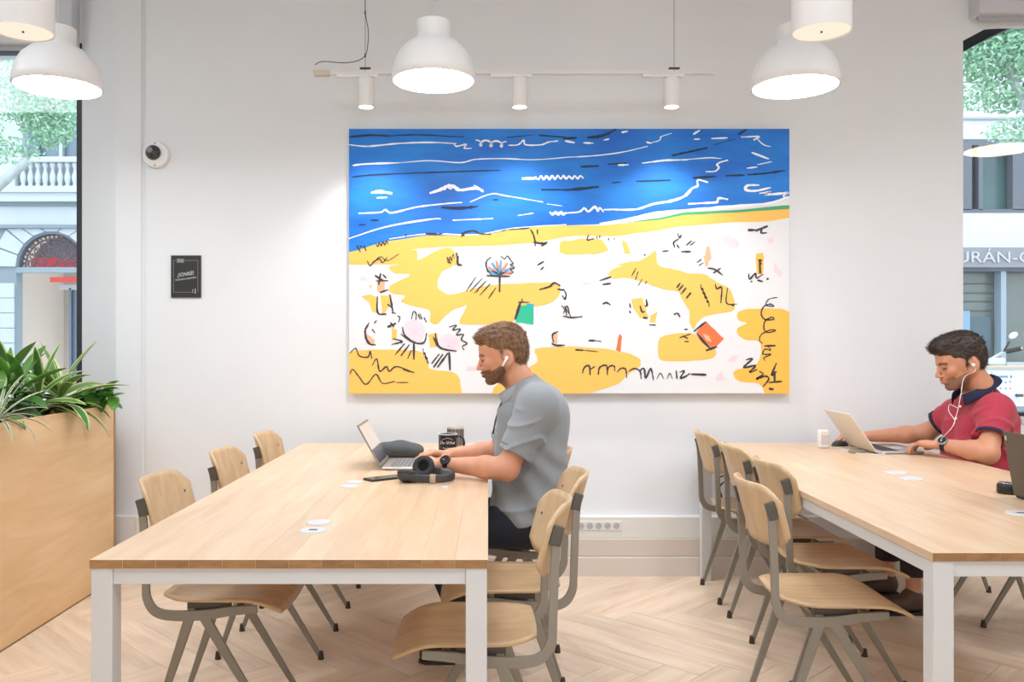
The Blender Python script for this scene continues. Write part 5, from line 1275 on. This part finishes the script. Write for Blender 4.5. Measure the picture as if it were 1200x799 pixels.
# ---- man in the red polo
def man_two():
    root = empty('person', (2.42, 4.24, 0), 0, 'dark-haired man in a red polo with navy collar and white earphones at the right table', 'person')
    rp_ = np.array(root.location)
    def off(o): o.location = tuple(-rp_); return o
    S = 1.10; YC = 4.24
    H = Head((0,0,0), math.radians(16), math.radians(6), S)
    chin = npat(1113.5, 457.5, 4.17); H.O = chin-H.R@np.array([.072, 0, .002])*S
    LS, LE, LW = npat(1168,480,4.06), npat(1157,531,3.93), npat(1102,520.5,4.11)
    RS, RE, RW = npat(1120,484,4.44), npat(1084,508,4.58), npat(1014,511.5,4.62)
    C7 = npat(1151,460,4.22)
    arms = []
    for Sh, El, Wr in ((LS,LE,LW),(RS,RE,RW)):
        fm = El+(Wr-El)*.32; arms += [cone(Sh, El, .052, .045, .02), cone(El, fm, .044, .045, .03), cone(fm, Wr, .044, .027, .02), ell(El, (.044,.044,.042), .02)]
    f1 = nrm(npat(1064,516,4.25)-LW); f2 = nrm(npat(976,509,4.60)-RW)
    hands = hand(LW, f1, V3(.15,-.25,1), -1, 1.12, curl=(.28,.50,.40), drop=.14)+hand(RW, f2, V3(.1,-.2,1), 1, 1.05, curl=(.30,.45,.35), drop=.02)
    ct = (LS+RS)/2
    core = [cone(ct+V3(.03,-.07,-.05), V3(2.45,YC-.06,.60), .085, .09, .05), cone(ct+V3(.03,.07,-.05), V3(2.45,YC+.06,.60), .085, .09, .05), cone(LS, RS, .045, .045, .05),
            cone(V3(2.44,YC-.09,.55), V3(2.05,YC-.10,.535), .07, .05, .03), cone(V3(2.44,YC+.09,.55), V3(2.05,YC+.12,.535), .07, .05, .03),
            cone(V3(2.05,YC-.10,.53), V3(2.045,YC-.14,.09), .048, .032, .02), cone(V3(2.05,YC+.12,.53), V3(2.06,YC+.16,.09), .048, .032, .02)]
    neck = [H.c((-.030,0,.085), (-.055,0,-.010), .050, .053, .022), cone(H.w(-.055,0,-.01), C7+V3(-.012,0,-.012), .052, .046, .03), cone(H.w(.0,0,.035), C7+V3(-.04,0,-.02), .034, .038, .03)]
    prims = H.prims()+neck+core+arms+hands
    body, _ = mesh_sdf('body', prims, .0045, col=skin_colour(H, (203,144,112), (40,28,24), (66,46,38), .72), parent=root, material=SKIN); off(body); lashes(H, root, off)
    hp = [H.e((-.018,0,.160), (.102,.085,.090), 0), H.e((.045,0,.200), (.058,.056,.040), .03), H.e((-.055,0,.120), (.060,.071,.070), .02), H.e((.070,0,.196), (.024,.044,.020), .02),
          H.e((.116,0,.098), (.062,.10,.080), .008, 'sub'), H.e((.055,0,.030), (.085,.12,.080), .010, 'sub'), H.e((-.06,0,-.012), (.12,.12,.066), .010, 'sub')]
    for y in (-1,1): hp += [H.e((-.030,.086*y,.096), (.021,.026,.035), .006, 'sub'), H.e((.080,.085*y,.150), (.032,.035,.034), .008, 'sub'), H.c((-.004,.070*y,.125), (.002,.068*y,.090), .010, .007, .008)]
    hp += [H.c((.0875,.012*y,.1265), (.074,.046*y,.1275), .0042, .0028, .001) for y in (-1,1)]
    def hd(P): q = H.loc(P); return -.0022*np.sin(q[:,1]*380+q[:,0]*90+3*noise3(P,70,4))*sstep(q[:,2],.15,.2)-.0022*noise3(P, 240, 6)
    h_, hv = mesh_sdf('hair', hp, .0038, disp=hd, parent=root, material=hair_mat('hair_dark_brown', (34,25,22), (72,54,44)))
    nr = np.array([v.normal[:] for v in h_.data.vertices]); hv = np.array([v.co[:] for v in h_.data.vertices])
    def flow(q, r): return (1.0, .3*r.normal(), .45 if q[0] > .03 else 0) if q[2] > .165 else ((-.8, 0, -.5) if q[0] > .02 else (-.25, 0, -1))
    ql = H.loc(hv); sel = (ql[:,2] > .06) & ~((ql[:,0] > .015) & (ql[:,2] < .172)); V, F = strands(hv[sel], nr[sel], H, flow, .022, 3200, .0012, 9); join_geo(h_, V, F); off(h_); h_['label'] = 'short dark brown hair tousled at the front'
    hem = {}; sl = []
    for Sh, El, key, t_ in ((LS,LE,'l',.66),(RS,RE,'r',.50)):
        ax = nrm(El-Sh); hp_ = Sh+(El-Sh)*t_; hem[key] = (hp_, ax); sl.append(cone(Sh+V3(0,.0,-.006), Sh+(El-Sh)*.9, .066, .070, .06, planes=[(hp_, ax)]))
    tor = [cone(ct+V3(.035,-.08,-.06), V3(2.47,YC-.065,.60), .120, .115, .05), cone(ct+V3(.035,.08,-.06), V3(2.47,YC+.065,.60), .120, .115, .05),
           cone(ct+V3(-.05,-.06,-.10), V3(2.36,YC-.05,.64), .065, .075, .06), cone(ct+V3(-.05,.06,-.10), V3(2.36,YC+.05,.64), .065, .075, .06),
           cone(LS+V3(.01,.02,-.01), RS+V3(.01,-.02,-.01), .066, .066, .06), cone(C7+V3(.01,-.02,-.035), LS+V3(0,.03,0), .062, .056, .06), cone(C7+V3(.01,.02,-.035), RS+V3(0,-.02,0), .062, .055, .06)]
    sub = []
    for key in 'lr': o_, ax = hem[key]; sub.append(cone(o_-ax*.024, o_+ax*.05, .055, .058, .002, 'sub'))
    sub.append(cone(H.w(-.055,0,-.03), H.w(-.03,0,.1), .064, .066, .004, 'sub')); sub.append(cone(C7+V3(-.075,0,-.03), C7+V3(-.11,0,.07), .034, .05, .01, 'sub'))
    cut = [Prim('cut', 'cut', 0, o=V3(2.4,YC,.53), n=nrm(V3(.2,0,-1)))]
    def sd(P):
        a = P-V3(2.4,YC,.85); u = a[:,0]*.6+a[:,2]*.7+a[:,1]*.3
        w = -.016*ridge(u*24+2.4*noise3(P,8,2))*sstep(P[:,2],1.03,.90)*(.6+.5*noise3(P,6,5))
        for (Sh, El), s_ in (((LS,LE),1),((RS,RE),2)):
            ax = nrm(El-Sh); t = (P-Sh)@ax; rr = np.linalg.norm(P-Sh-np.outer(t,ax),axis=1); w -= .009*ridge(t*36+P[:,0]*22+2*noise3(P,12,s_))*(rr<.10)*sstep(t,.02,.06)
        return w+.0018*noise3(P, 55, 7)
    POLO = mat('red_polo_cloth', (176,52,72), .85, noise=.05, nscale=300, bump=.25, bscale=900, sheen=.1)
    sh, _ = mesh_sdf('polo_shirt', tor+sl+sub+cut, .0052, smooth_it=0, disp=sd, parent=root, material=POLO); off(sh)
    NAVY = mat('navy_trim_cloth', (28,34,62), .85)
    for key in 'lr': o_, ax = hem[key]; off(ring(o_-ax*.004, ax, .0680, .016, .006, 'sleeve_band', NAVY, root))
    cbk = npat(1163,443,4.20); cfr = npat(1122,468,4.18)
    co = collar(cbk, cfr, 0, .080, root, NAVY, gap=.5, h=.036, flare=.020, label='dark navy collar'); off(co)
    pc_ = [npat(1123,474,4.0), npat(1118,486,3.98), npat(1113,498,3.96)]
    for k in range(2):
        q = npat(1125-5*k, 476+14*k, 3.93)-rp_; m = MB(); m.lathe([(.0055,-.002),(.0055,.002)], tuple(q), 12, 'y'); m.build('button', PRINT, root)
    tp_ = []
    for s_, kk, an in ((-1, V3(2.05,YC-.12,.535), V3(2.045,YC-.14,.20)), (1, V3(2.05,YC+.12,.535), V3(2.06,YC+.16,.20))):
        tp_ += [cone(V3(2.44,YC+.085*s_,.555), kk, .096, .068, .03), cone(kk, an, .066, .060, .03), ell(kk, (.07,.066,.066), .03)]
    tp_ += [ell(V3(2.46,YC,.56), (.125,.175,.090), .05), Prim('cut','cut',0,o=V3(0,0,.185),n=V3(0,0,-1))]
    tr_o, _ = mesh_sdf('trousers', tp_, .007, parent=root, material=mat('brown_black_trousers', (44,34,36), .85)); off(tr_o)
    BR = mat('brown_shoe', (74,54,42), .5)
    for s_, a in ((-1, V3(2.035,YC-.14,.055)), (1, V3(2.05,YC+.16,.055))):
        so, _ = mesh_sdf('shoe', [cone(a+V3(.02,0,0), a+V3(-.16,0,-.014), .042, .036, .02), ell(a+V3(0,0,.03), (.05,.040,.042), .02), Prim('cut','cut',0,o=V3(0,0,.014),n=V3(0,0,-1))], .006, parent=root, material=BR); off(so)
        m = MB(); m.prism([(a[0]+.068,a[1]-.036),(a[0]+.068,a[1]+.036),(a[0]-.17,a[1]+.040),(a[0]-.20,a[1]+.015),(a[0]-.20,a[1]-.015),(a[0]-.17,a[1]-.040)], 'z', .0008, .016); m.build('sole', BLACKM, so, bevel=.003)
    e0 = H.w(-.018,.090,.094)
    W_ = bpy.data.materials['earbud_white']
    pts = [e0, H.w(-.012,.094,.07), npat(1130,442,3.93), npat(1126,462,3.87), npat(1122,482,3.86), npat(1116,500,3.86), npat(1105,512,3.93), npat(1102,517,3.99)]
    m = MB(); m.tube(curve_pts([tuple(p-rp_) for p in pts], 6), .0012, 6); ec = m.build('earphone_cable', W_, root); ec['label'] = 'white earphone cable running down to the table'
    pts = [npat(1122,478,3.86), npat(1113,474,3.95), npat(1112,482,3.95), npat(1119,494,3.87), npat(1112,505,3.9)]
    m = MB(); m.tube(curve_pts([tuple(p-rp_) for p in pts], 6), .0011, 6); m.build('earphone_cable', W_, root)
    m = MB(); m.lathe([(.001,-.010),(.007,-.006),(.0085,0),(.006,.006),(.001,.008)], tuple(H.w(-.018,.086,.097)-rp_), 16, caps=False); m.build('earbud', W_, root, smooth=True)
    f = nrm(LW-LE); watch(root, LW-rp_-f*.022, f, V3(-.45,-.62,.62), .0285, 'black wristwatch with a steel rim on the near arm', BLACKM, mat('steel_case', (150,150,148), .3, metal=.8))
    return root
import time as _t; _t0 = _t.time()
man_one(); print('man 1', _t.time()-_t0)
man_two(); print('people', _t.time()-_t0)
# ---------------------------------------------------------------- the street outside
m = MB(); m.box(-30, 30, 5.5, 24.9, -.35, -.15); struct(m.build('ground', mat('street_asphalt', (150,152,156), .85, noise=.06)))
m = MB(); m.box(-30, 30, 21.5, 25, -.16, -.02); struct(m.build('pavement', mat('pavement', (196,196,196), .85, noise=.05)))
FY = 25.0
STONE = mat('pale_stone', (178,190,198), .8, noise=.03, nscale=1.5); STONE2 = mat('pale_stone_trim', (184,196,204), .8); JOINT = mat('joint_grey', (124,140,150), .9)
def fx(px): return (px-572)*FY/1000
def fz(py): return CAM_H+(402-py)*FY/1000
lb = empty('building', (fx(20), FY, -.1), 0, 'pale stone building with balustrade and shop arch seen through the left window', 'building')
bx, bz = fx(20), -.1
def wbox(m, px0, px1, py0, py1, dy0, dy1, o=(0,0)): return m.box(fx(px0)-o[0], fx(px1)-o[0], dy0, dy1, fz(py1)-o[1], fz(py0)-o[1])
O = (bx, bz)
# ground floor wall with arched opening
ax, az, ar = fx(61), fz(313), (42*FY/1000)
m = MB()
zb, ztop = 0, fz(224)-bz
def wallseg(x0, x1):
    m.prism([(x0-bx, zb),(x1-bx, zb),(x1-bx, ztop),(x0-bx, ztop)], 'y', 0, .35)
wallseg(fx(-260), ax-ar); wallseg(ax+ar, fx(330))
n = 16
for i in range(n):
    a0, a1 = PI-PI*i/n, PI-PI*(i+1)/n
    m.prism([(ax-bx+ar*math.cos(a0), az-bz+ar*math.sin(a0)),(ax-bx+ar*math.cos(a1), az-bz+ar*math.sin(a1)),(ax-bx+ar*math.cos(a1), ztop),(ax-bx+ar*math.cos(a0), ztop)], 'y', 0, .35)
m.build('wall', JOINT, lb)
# rusticated stones, proud of the joints
STM = None
sm = MB(); sm.box(-.5,.5,-.06,.02,-.5,.5); stone_me = sm.mesh('stone'); stone_me.materials.append(STONE)
def stone(x0, x1, z0, z1):
    o = bpy.data.objects.new('stone', stone_me); COL.objects.link(o); o.parent = lb
    o.location = ((x0+x1)/2-bx, 0, (z0+z1)/2-bz); o.scale = (x1-x0, 1, z1-z0)
hcourse = (467-341)/6
for k in range(8):
    y1 = 472-k*17.6; y0 = y1-16.9
    for (a, b) in ((-46,17.5),(-112,-47)): stone(fx(a), fx(b), fz(y1), fz(y0))
    stone(fx(105), fx(170), fz(y1), fz(y0))
# voussoirs round the arch
for i in range(9):
    a0, a1 = PI-PI*(i+.04)/9, PI-PI*(i+.96)/9
    r1 = 1.62*ar
    def lim(a, r): 
        x, z = ax-bx+r*math.cos(a), az-bz+r*math.sin(a); return (x, min(z, fz(268)-bz))
    m = MB(); m.prism([lim(a0,ar*1.0), lim(a1,ar*1.0), lim(a1,r1), lim(a0,r1)], 'y', -.06, .02); m.build('stone', STONE, lb)
for a0, a1 in ((-46,-8),(-112,-47),(134,170)):
    for k in range(4): 
        y1 = 331-k*17.6; stone(fx(a0), fx(a1) if k > 1 else fx(a1), fz(y1), fz(y1-16.9))
m = MB(); m.prism([(ax-bx+ar*1.0*math.cos(PI*i/20), az-bz+ar*math.sin(PI*i/20)) for i in range(21)]+[(ax-bx+ar*.93*math.cos(PI*i/20), az-bz+ar*.93*math.sin(PI*i/20)) for i in range(20,-1,-1)], 'y', -.02, .2)
m.build('arch_frame', mat('arch_blue_grey', (96,112,128), .6), lb)
# entablature bands
m = MB(); wbox(m, -260, 330, 224, 238, -.35, .2, O); m.build('cornice', STONE2, lb)
m = MB(); wbox(m, -260, 330, 238, 242, -.2, .2, O); m.build('cornice', JOINT, lb)
m = MB(); wbox(m, -260, 330, 242, 264, -.1, .2, O); m.build('frieze', STONE, lb)
m = MB(); wbox(m, -260, 330, 264, 268, -.16, .2, O); m.build('cornice', JOINT, lb)
# grille in the lunette
IRON = mat('iron_grille', (74,66,74), .6)
m = MB(); cxx, czz = ax-bx, az-bz
for r in (.92,.80,.55,.30): m.tube([(cxx+ar*r*math.cos(PI*i/24), .12, czz+ar*r*math.sin(PI*i/24)) for i in range(25)], .022, 5)
for i in range(13): a = PI*i/12; m.tube([(cxx+ar*.3*math.cos(a),.12,czz+ar*.3*math.sin(a)),(cxx+ar*.93*math.cos(a),.12,czz+ar*.93*math.sin(a))], .02, 5)
for i in range(22):
    a = PI*(i+.5)/22; c = (cxx+ar*.86*math.cos(a), .12, czz+ar*.86*math.sin(a))
    m.tube([(c[0]+.055*math.cos(t), .12, c[2]+.055*math.sin(t)) for t in [2*PI*j/10 for j in range(10)]], .016, 5, closed=True)
for i in range(10):
    a = PI*(i+.5)/10; c = (cxx+ar*.66*math.cos(a), .12, czz+ar*.66*math.sin(a))
    m.tube([(c[0]+.09*math.cos(t), .12, c[2]+.09*math.sin(t)) for t in [2*PI*j/12 for j in range(12)]], .018, 5, closed=True)
for i in range(13): x = cxx-ar*.9+ar*1.8*i/12; m.tube([(x+.05*math.cos(t), .12, czz+.12+.07*math.sin(t)) for t in [2*PI*j/10 for j in range(10)]], .015, 5, closed=True)
m.build('iron_grille', IRON, lb)
m = MB(); m.box(cxx-ar, cxx+ar, .0, .25, czz-.16, czz); m.build('transom', mat('transom_grey', (128,146,156), .5), lb)
m = MB(); m.prism([(cxx+ar*.93*math.cos(PI*i/20), czz+ar*.93*math.sin(PI*i/20)) for i in range(21)], 'y', .70, .72); m.build('lunette_panel', mat('lunette_mauve', (150,142,156), .5), lb)
# shop interior behind the arch
m = MB(); m.box(cxx-ar-.6, cxx+ar+.6, 4.0, 4.1, 0, ztop); m.build('shop_back_wall', mat('shop_wall', (170,160,150), .8), lb)
m = MB(); m.box(cxx-ar-.7, cxx-ar-.6, .35, 4.0, 0, ztop); m.build('shop_side_wall', mat('shop_wall2', (180,170,160), .8), lb)
m = MB(); m.box(cxx-ar-.6, cxx+ar+.6, .35, 4.0, ztop-.1, ztop); m.build('shop_ceiling', mat('shop_ceiling', (150,140,150), .8), lb)
m = MB(); m.box(cxx+.05, cxx+ar, 1.0, 1.1, 0, fz(338)-bz); m.box(cxx+.05, cxx+.12, .9, 1.1, 0, fz(335)-bz); m.build('shop_door', mat('door_glass_blue', (90,108,128), .2), lb)
m = MB(); m.box(cxx+.36, cxx+.40, .86, .92, 0, fz(338)-bz); m.box(cxx+.78, cxx+.82, .86, .92, 0, fz(338)-bz); m.build('door_bar', CHROME, lb)
m = MB(); m.box(cxx-.25, cxx+ar, .9, 1.05, fz(337)-bz, fz(331)-bz); m.build('door_header', STONE2, lb)
RED = emis('red_neon', (255,110,110), .9)
m = MB(); m.box(cxx-.35, cxx+ar*.98, .55, .6, fz(329)-bz, fz(323)-bz); m.build('awning_light', RED, lb)
m = MB(); m.box(cxx-ar*.9, cxx-.2, .6, .65, fz(310)-bz, fz(300)-bz); m.box(cxx-.1, cxx+ar*.95, .6, .65, fz(311)-bz, fz(302)-bz); m.build('neon_sign', emis('neon_dim', (255,70,90), .75), lb)
SL = emis('shop_strip', (255,255,255), 1.6)
for px, py in ((54,290),(66,297),(77,283),(90,291),(79,299),(45,302)):
    m = MB(); m.box(fx(px-4)-bx, fx(px+5)-bx, 1.0+.2*(px % 3), 1.05+.2*(px % 3), fz(py+.8)-bz, fz(py)-bz); m.build('strip_light', SL, lb)
area = bpy.data.lights.new('shop_light', 'AREA'); area.size = 2; area.energy = 45; area.color = (1,.93,.82)
ao = bpy.data.objects.new('shop_light', area); COL.objects.link(ao); ao.location = (ax, FY+2.4, ztop-.3)
# upper floor
m = MB(); wbox(m, -260, 22, -420, 190, .2, .8, O); wbox(m, 92, 330, -420, 190, .2, .8, O); wbox(m, 22, 92, -420, 55, .2, .8, O); wbox(m,-260,330,186,224,.1,.6,O); m.build('upper_wall', STONE, lb)
m = MB(); wbox(m, 22, 92, 55, 188, .75, .85, O); m.build('window_glass', mat('blue_glass', (110,134,150), .2), lb)
m = MB(); wbox(m, 22, 34, 60, 188, .5, .6, O); wbox(m, 83, 92, 60, 188, .5, .6, O); m.build('shutter', mat('shutter_blue', (120,138,160), .6), lb)
m = MB(); wbox(m, 58, 62, 55, 188, .55, .7, O); m.build('window_mullion', STONE2, lb)
m = MB(); wbox(m, -260, 330, 187, 193, -.42, -.1, O); m.build('balcony_rail', STONE2, lb)
m = MB(); wbox(m, -260, 330, 221, 226, -.42, -.1, O); m.build('balcony_base', STONE2, lb)
m = MB(); wbox(m, -70, 26, 190, 224, -.40, -.12, O); m.build('balcony_pier', STONE2, lb)
m = MB(); wbox(m, -260, 330, 224, 228, -.45, .3, O); m.build('balcony_slab', STONE2, lb)
bl = MB(); hgt = fz(193)-fz(221)
bl.lathe([(.085,0),(.085,.04),(.05,.07),(.075,.14),(.095,.24),(.085,.33),(.05,.45),(.04,.52),(.075,.60),(.085,.64),(.085,hgt)], (0,0,0), 12)
bme = bl.mesh('baluster'); bme.materials.append(STONE2); bme.shade_smooth()
for k in range(16):
    o = bpy.data.objects.new('baluster', bme); COL.objects.link(o); o.parent = lb; o.location = (fx(33+k*8.6)-bx, -.26, fz(221)-bz)
# right hand building
rb = empty('building', (fx(1230), FY, -.1), 0, 'white and grey building with a lettered shop front seen through the right window', 'building')
O2 = (fx(1230), -.1)
WB = mat('white_facade', (196,204,210), .8); PIER = mat('dark_pier', (92,100,112), .6); TEAL = mat('teal_glass', (70,104,108), .25, noise=.12, nscale=1.2)
m = MB(); wbox(m, 910, 1700, -420, 163, .1, .8, O2); m.build('upper_wall', WB, rb)
m = MB(); wbox(m, 910, 1700, 137, 139.5, .02, .12, O2); m.build('string_course', mat('string_grey',(150,160,168),.7), rb)
m = MB(); wbox(m, 910, 1700, 163, 170, .0, .8, O2); wbox(m, 910, 1700, 245, 250, .0, .8, O2); m.build('window_band_frame', PIER, rb)
for a, b in ((1120,1139),(1147,1152),(1187,1200),(1240,1252),(1290,1302),(1060,1072),(1000,1012)):
    m = MB(); wbox(m, a, b, 170, 246, .0, .3, O2); m.build('window_pier', PIER, rb)
m = MB(); wbox(m, 910, 1700, 170, 246, .4, .5, O2); m.build('window_glass', TEAL, rb)
m = MB(); wbox(m, 910, 1700, 250, 290, -.05, .8, O2); m.build('parapet', WB, rb)
m = MB(); wbox(m, 910, 1700, 291, 314, -.25, .5, O2); m.build('sign_fascia', mat('fascia_grey', (128,132,142), .5), rb)
text('lettering', 'URÁN-CO', .46, (fx(1168)-O2[0], -.26, fz(303)-O2[1]), (PI/2,0,0), mat('letter_steel', (176,180,186), .4), rb, extrude=.03, sx=1.28)
m = MB(); wbox(m, 910, 1700, 314, 318, -.1, .5, O2); m.build('fascia_dark_band', PIER, rb)  # band in the dark pier colour below the sign fascia
m = MB(); wbox(m, 910, 1700, 318, 430, .35, .4, O2); m.build('shop_glass', mat('shop_glass_green', (98,110,108), .2, noise=.15, nscale=.7), rb)
for a in (1172, 1290, 1050):
    m = MB(); wbox(m, a, a+6, 318, 430, -.05, .3, O2); m.build('shop_mullion', mat('steel_blue', (140,160,176), .4), rb)
for y_ in (331, 342, 352, 363, 376):
    m = MB(); wbox(m, 1132, 1170, y_, y_+.8, .3, .34, O2); m.build('shelf_line', mat('shelf_line', (66,78,80), .6), rb)
m = MB(); wbox(m, 1136, 1166, 371, 410, .2, .33, O2); m.build('shop_counter', mat('counter_teal', (66,92,104), .4), rb)
m = MB(); wbox(m, 1131, 1139, 364, 405, .1, .3, O2); m.build('shop_poster', mat('poster_blue', (120,156,180), .5), rb)
m = MB(); wbox(m, 910, 1700, 430, 470, -.1, .8, O2); m.build('shop_base', mat('shop_base', (186,196,204), .6), rb)
m = MB(); wbox(m, 1176, 1700, 424, 430, -.16, .1, O2); m.build('shop_sill', mat('sill_grey', (170,176,182), .5), rb)
# street trees
def tree(x, y, pts, rad, blobs, label, n, size):
    t = empty('street_tree', (x, y, -.15), 0, label, 'tree')
    for p in pts:
        m = MB(); cp = curve_pts(p, 5); m.tube([Vector(q)+Vector((0,0,.15)) for q in cp], [rad*(1-.6*i/len(cp)) for i in range(len(cp))], 10); m.build('trunk' if p is pts[0] else 'branch', mat('plane_bark', (168,178,180), .8, noise=.2, nscale=6) if 'plane_bark' not in bpy.data.materials else bpy.data.materials['plane_bark'], t, smooth=True)
    V = []; F = []
    for b in blobs:
        c, r, cnt = Vector(b[0]), Vector(b[1]), int(n*b[2])
        for i in range(cnt):
            d = Vector((RNG.normal(), RNG.normal(), RNG.normal())); d.normalize(); d *= RNG.rand()**.4
            p = c+Vector((d.x*r.x, d.y*r.y, d.z*r.z+.15))
            a = Vector(RNG.normal(size=3)).normalized()*size; e = a.cross(Vector(RNG.normal(size=3))).normalized()*size*.45
            k = len(V); V += [tuple(p-a), tuple(p+e), tuple(p+a), tuple(p-e)]; F.append((k,k+1,k+2,k+3))
    me = bpy.data.meshes.new('foliage'); me.from_pydata(V, [], F)
    o = link('foliage', me, mat('tree_leaf', (150,196,164), .5) if 'tree_leaf' not in bpy.data.materials else bpy.data.materials['tree_leaf'], t); o['kind'] = 'stuff'
tx = 8.35
tree(tx, 13, [[(.75,0,0),(.7,0,1.5),(.45,0,3.6),(.1,0,4.4),(-.35,0,5.3),(-.55,.1,6.1)], [(-.2,0,5.0),(.4,0,5.9),(.9,.1,6.8)], [(-.45,0,5.6),(-1.0,.1,6.1),(-1.3,0,6.8)]], .12,
     [((-.6,0,6.0),(1.0,.8,.8),1.0), ((.5,.2,6.2),(1.1,.9,.9),.9), ((-.2,.2,5.1),(1.2,.5,.22),.16), ((.2,0,4.5),(1.0,.5,.3),.12), ((1.5,.2,5.9),(1.0,.9,.9),.6)],
     'slender street tree with green crown seen through the right window', 6500, .048)
tree(-7.9, 14, [[(-1.6,0,0),(-1.5,0,2.4),(-1.1,0,3.2),(-.3,0,3.75),(.35,0,4.3)], [(-1.3,0,2.9),(-1.2,0,4.4),(-.9,0,5.6)]], .16,
     [((.55,.3,5.35),(.6,.5,.80),.7), ((-.2,.2,5.7),(1.2,.8,.7),.45), ((-.9,0,5.2),(.9,.6,1.0),.22), ((.0,.2,4.5),(.5,.3,.25),.05)],
     'pale street tree whose leaves fill the top of the left window', 5200, .045)
# kiosk panels and the parked motorbike
kb = empty('bike_dock', (7.75, 11.5, -.15), 0, 'white street unit with printed boards behind the man in the red polo', 'street unit')
def kx(px, Y=11.5): return (px-572)*Y/1000-7.75
def kz(py, Y=11.5): return CAM_H+(402-py)*Y/1000+.15
m = MB(); m.box(kx(1135), kx(1260), 0, .5, kz(470)-.25, kz(430)); m.build('cabinet', mat('kiosk_white', (222,232,240), .4), kb, bevel=.01)
m = MB(); m.box(kx(1134), kx(1262), -.04, .54, kz(432), kz(429.5)); m.build('wood_top', mat('kiosk_wood', (190,170,150), .6), kb)
m = MB(); m.box(kx(1135), kx(1262), -.02, .5, kz(484), kz(476)); m.box(kx(1135),kx(1260),.05,.45,0,kz(484)); m.build('plinth', mat('kiosk_grey', (120,136,150), .5), kb)
m = MB(); m.box(kx(1162), kx(1190), -.02, -.004, kz(466), kz(435)); m.build('printed_board', mat('board_white', (214,228,244), .4), kb)
BLU = mat('print_blue', (96,138,190), .5); REDP = mat('print_red', (206,110,130), .5)
m = MB(); m.box(kx(1164), kx(1180), -.024, -.019, kz(442.5), kz(440)); m.box(kx(1182.5), kx(1185), -.024, -.019, kz(443), kz(439.5)); m.build('board_heading', BLU, kb)
for px, py, mt in ((1165,448,BLU),(1171,448,BLU),(1177,448,BLU),(1182,447,BLU),(1177,455,BLU),(1182.5,455,REDP),(1171,455,BLU)):
    m = MB(); m.lathe([(.013,-.024),(.013,-.019)], (kx(px+.5),0,kz(py)), 12, 'y'); m.build('board_symbol', mt, kb)
m = MB(); m.tube([(kx(1189),-.05,kz(463)),(kx(1196),-.05,kz(463))], .02, 8); m.tube([(kx(1190),-.05,kz(463)),(kx(1190),0,kz(463))], .02, 8); m.build('lock', DARKGREY, kb)
my = 12.4
mb = empty('motorbike', (7.35, my, -.15), 0, 'parked motorbike with handlebar and oval mirror seen through the right window', 'motorbike')
def mp(px, py, dy=0): p = at(px, py, my+dy); return (p.x-7.35, dy, p.z+.15)
BODY = mat('bike_grey', (120,136,146), .3, metal=.3); 
for cx0 in (-.75, .75):
    m = MB(); m.tube([(cx0+.30*math.cos(a), 0, .31+.30*math.sin(a)) for a in [2*PI*i/28 for i in range(28)]], .055, 8, closed=True); w_ = m.build('wheel', BLACKM, mb, smooth=True)
    m = MB(); m.lathe([(.05,-.05),(.05,.05)], (cx0,0,.31), 16, 'y')
    for k in range(10): a = 2*PI*k/10; m.tube([(cx0,0,.31),(cx0+.27*math.cos(a),0,.31+.27*math.sin(a))], .008, 5)
    m.build('spokes', CHROME, w_)
m = MB(); m.tube(curve_pts([(-.75,0,.31),(-.35,0,.55),(.1,0,.62),(.45,0,.75)],4), .05, 8); m.tube([(.75,0,.31),(.52,0,.98)], .03, 8); m.tube(curve_pts([(-.35,0,.5),(0,0,.35),(.3,0,.4),(.45,0,.75)],4), .04, 8); m.build('frame', DARKGREY, mb, smooth=True)
m = MB(); m.box(-.15,.25,-.14,.14,.35,.6); m.build('engine', BODY, mb, bevel=.04)
m = MB(); m.lathe([(.03,-.28),(.13,-.2),(.16,0),(.14,.18),(.05,.26)], (.15,0,.84), 16, 'x'); m.build('fuel_tank', BODY, mb, smooth=True)
m = MB(); m.box(-.75,-.1,-.13,.13,.74,.82); m.build('saddle', BLACKM, mb, bevel=.03)
m = MB(); m.tube(curve_pts([mp(1151,428,.3),mp(1160,422,.15),mp(1172,415,0),mp(1180,412,-.1),mp(1197,408,-.3)],6), .024, 8); m.build('handlebar', CHROME, mb, smooth=True)
m = MB(); m.tube([mp(1180,412,-.12),mp(1197,408,-.3)], .034, 8); m.build('grip', BLACKM, mb)
m = MB(); m.tube([mp(1176,412,-.1),mp(1183,400,-.15)], .014, 8); m.build('mirror_stalk', BLACK, mb)
m = MB(); q = mp(1187.5,393,-.15); m.lathe([(.001,-.02),(.05,-.012),(.062,0),(.05,.01),(.001,.012)], (0,0,0), 24, 'y', caps=False)
o = m.build('mirror', mat('mirror_white', (226,238,240), .25), mb, smooth=True); o.location = q; o.scale = (1.15,1,.72); o.rotation_euler = (0, math.radians(-28), 0)
m = MB(); m.box(-.14,.02,-.1,.1,0,.11); o = m.build('windscreen', mat('fairing', (206,220,226), .3), mb, bevel=.03); o.location = mp(1173,428,0)
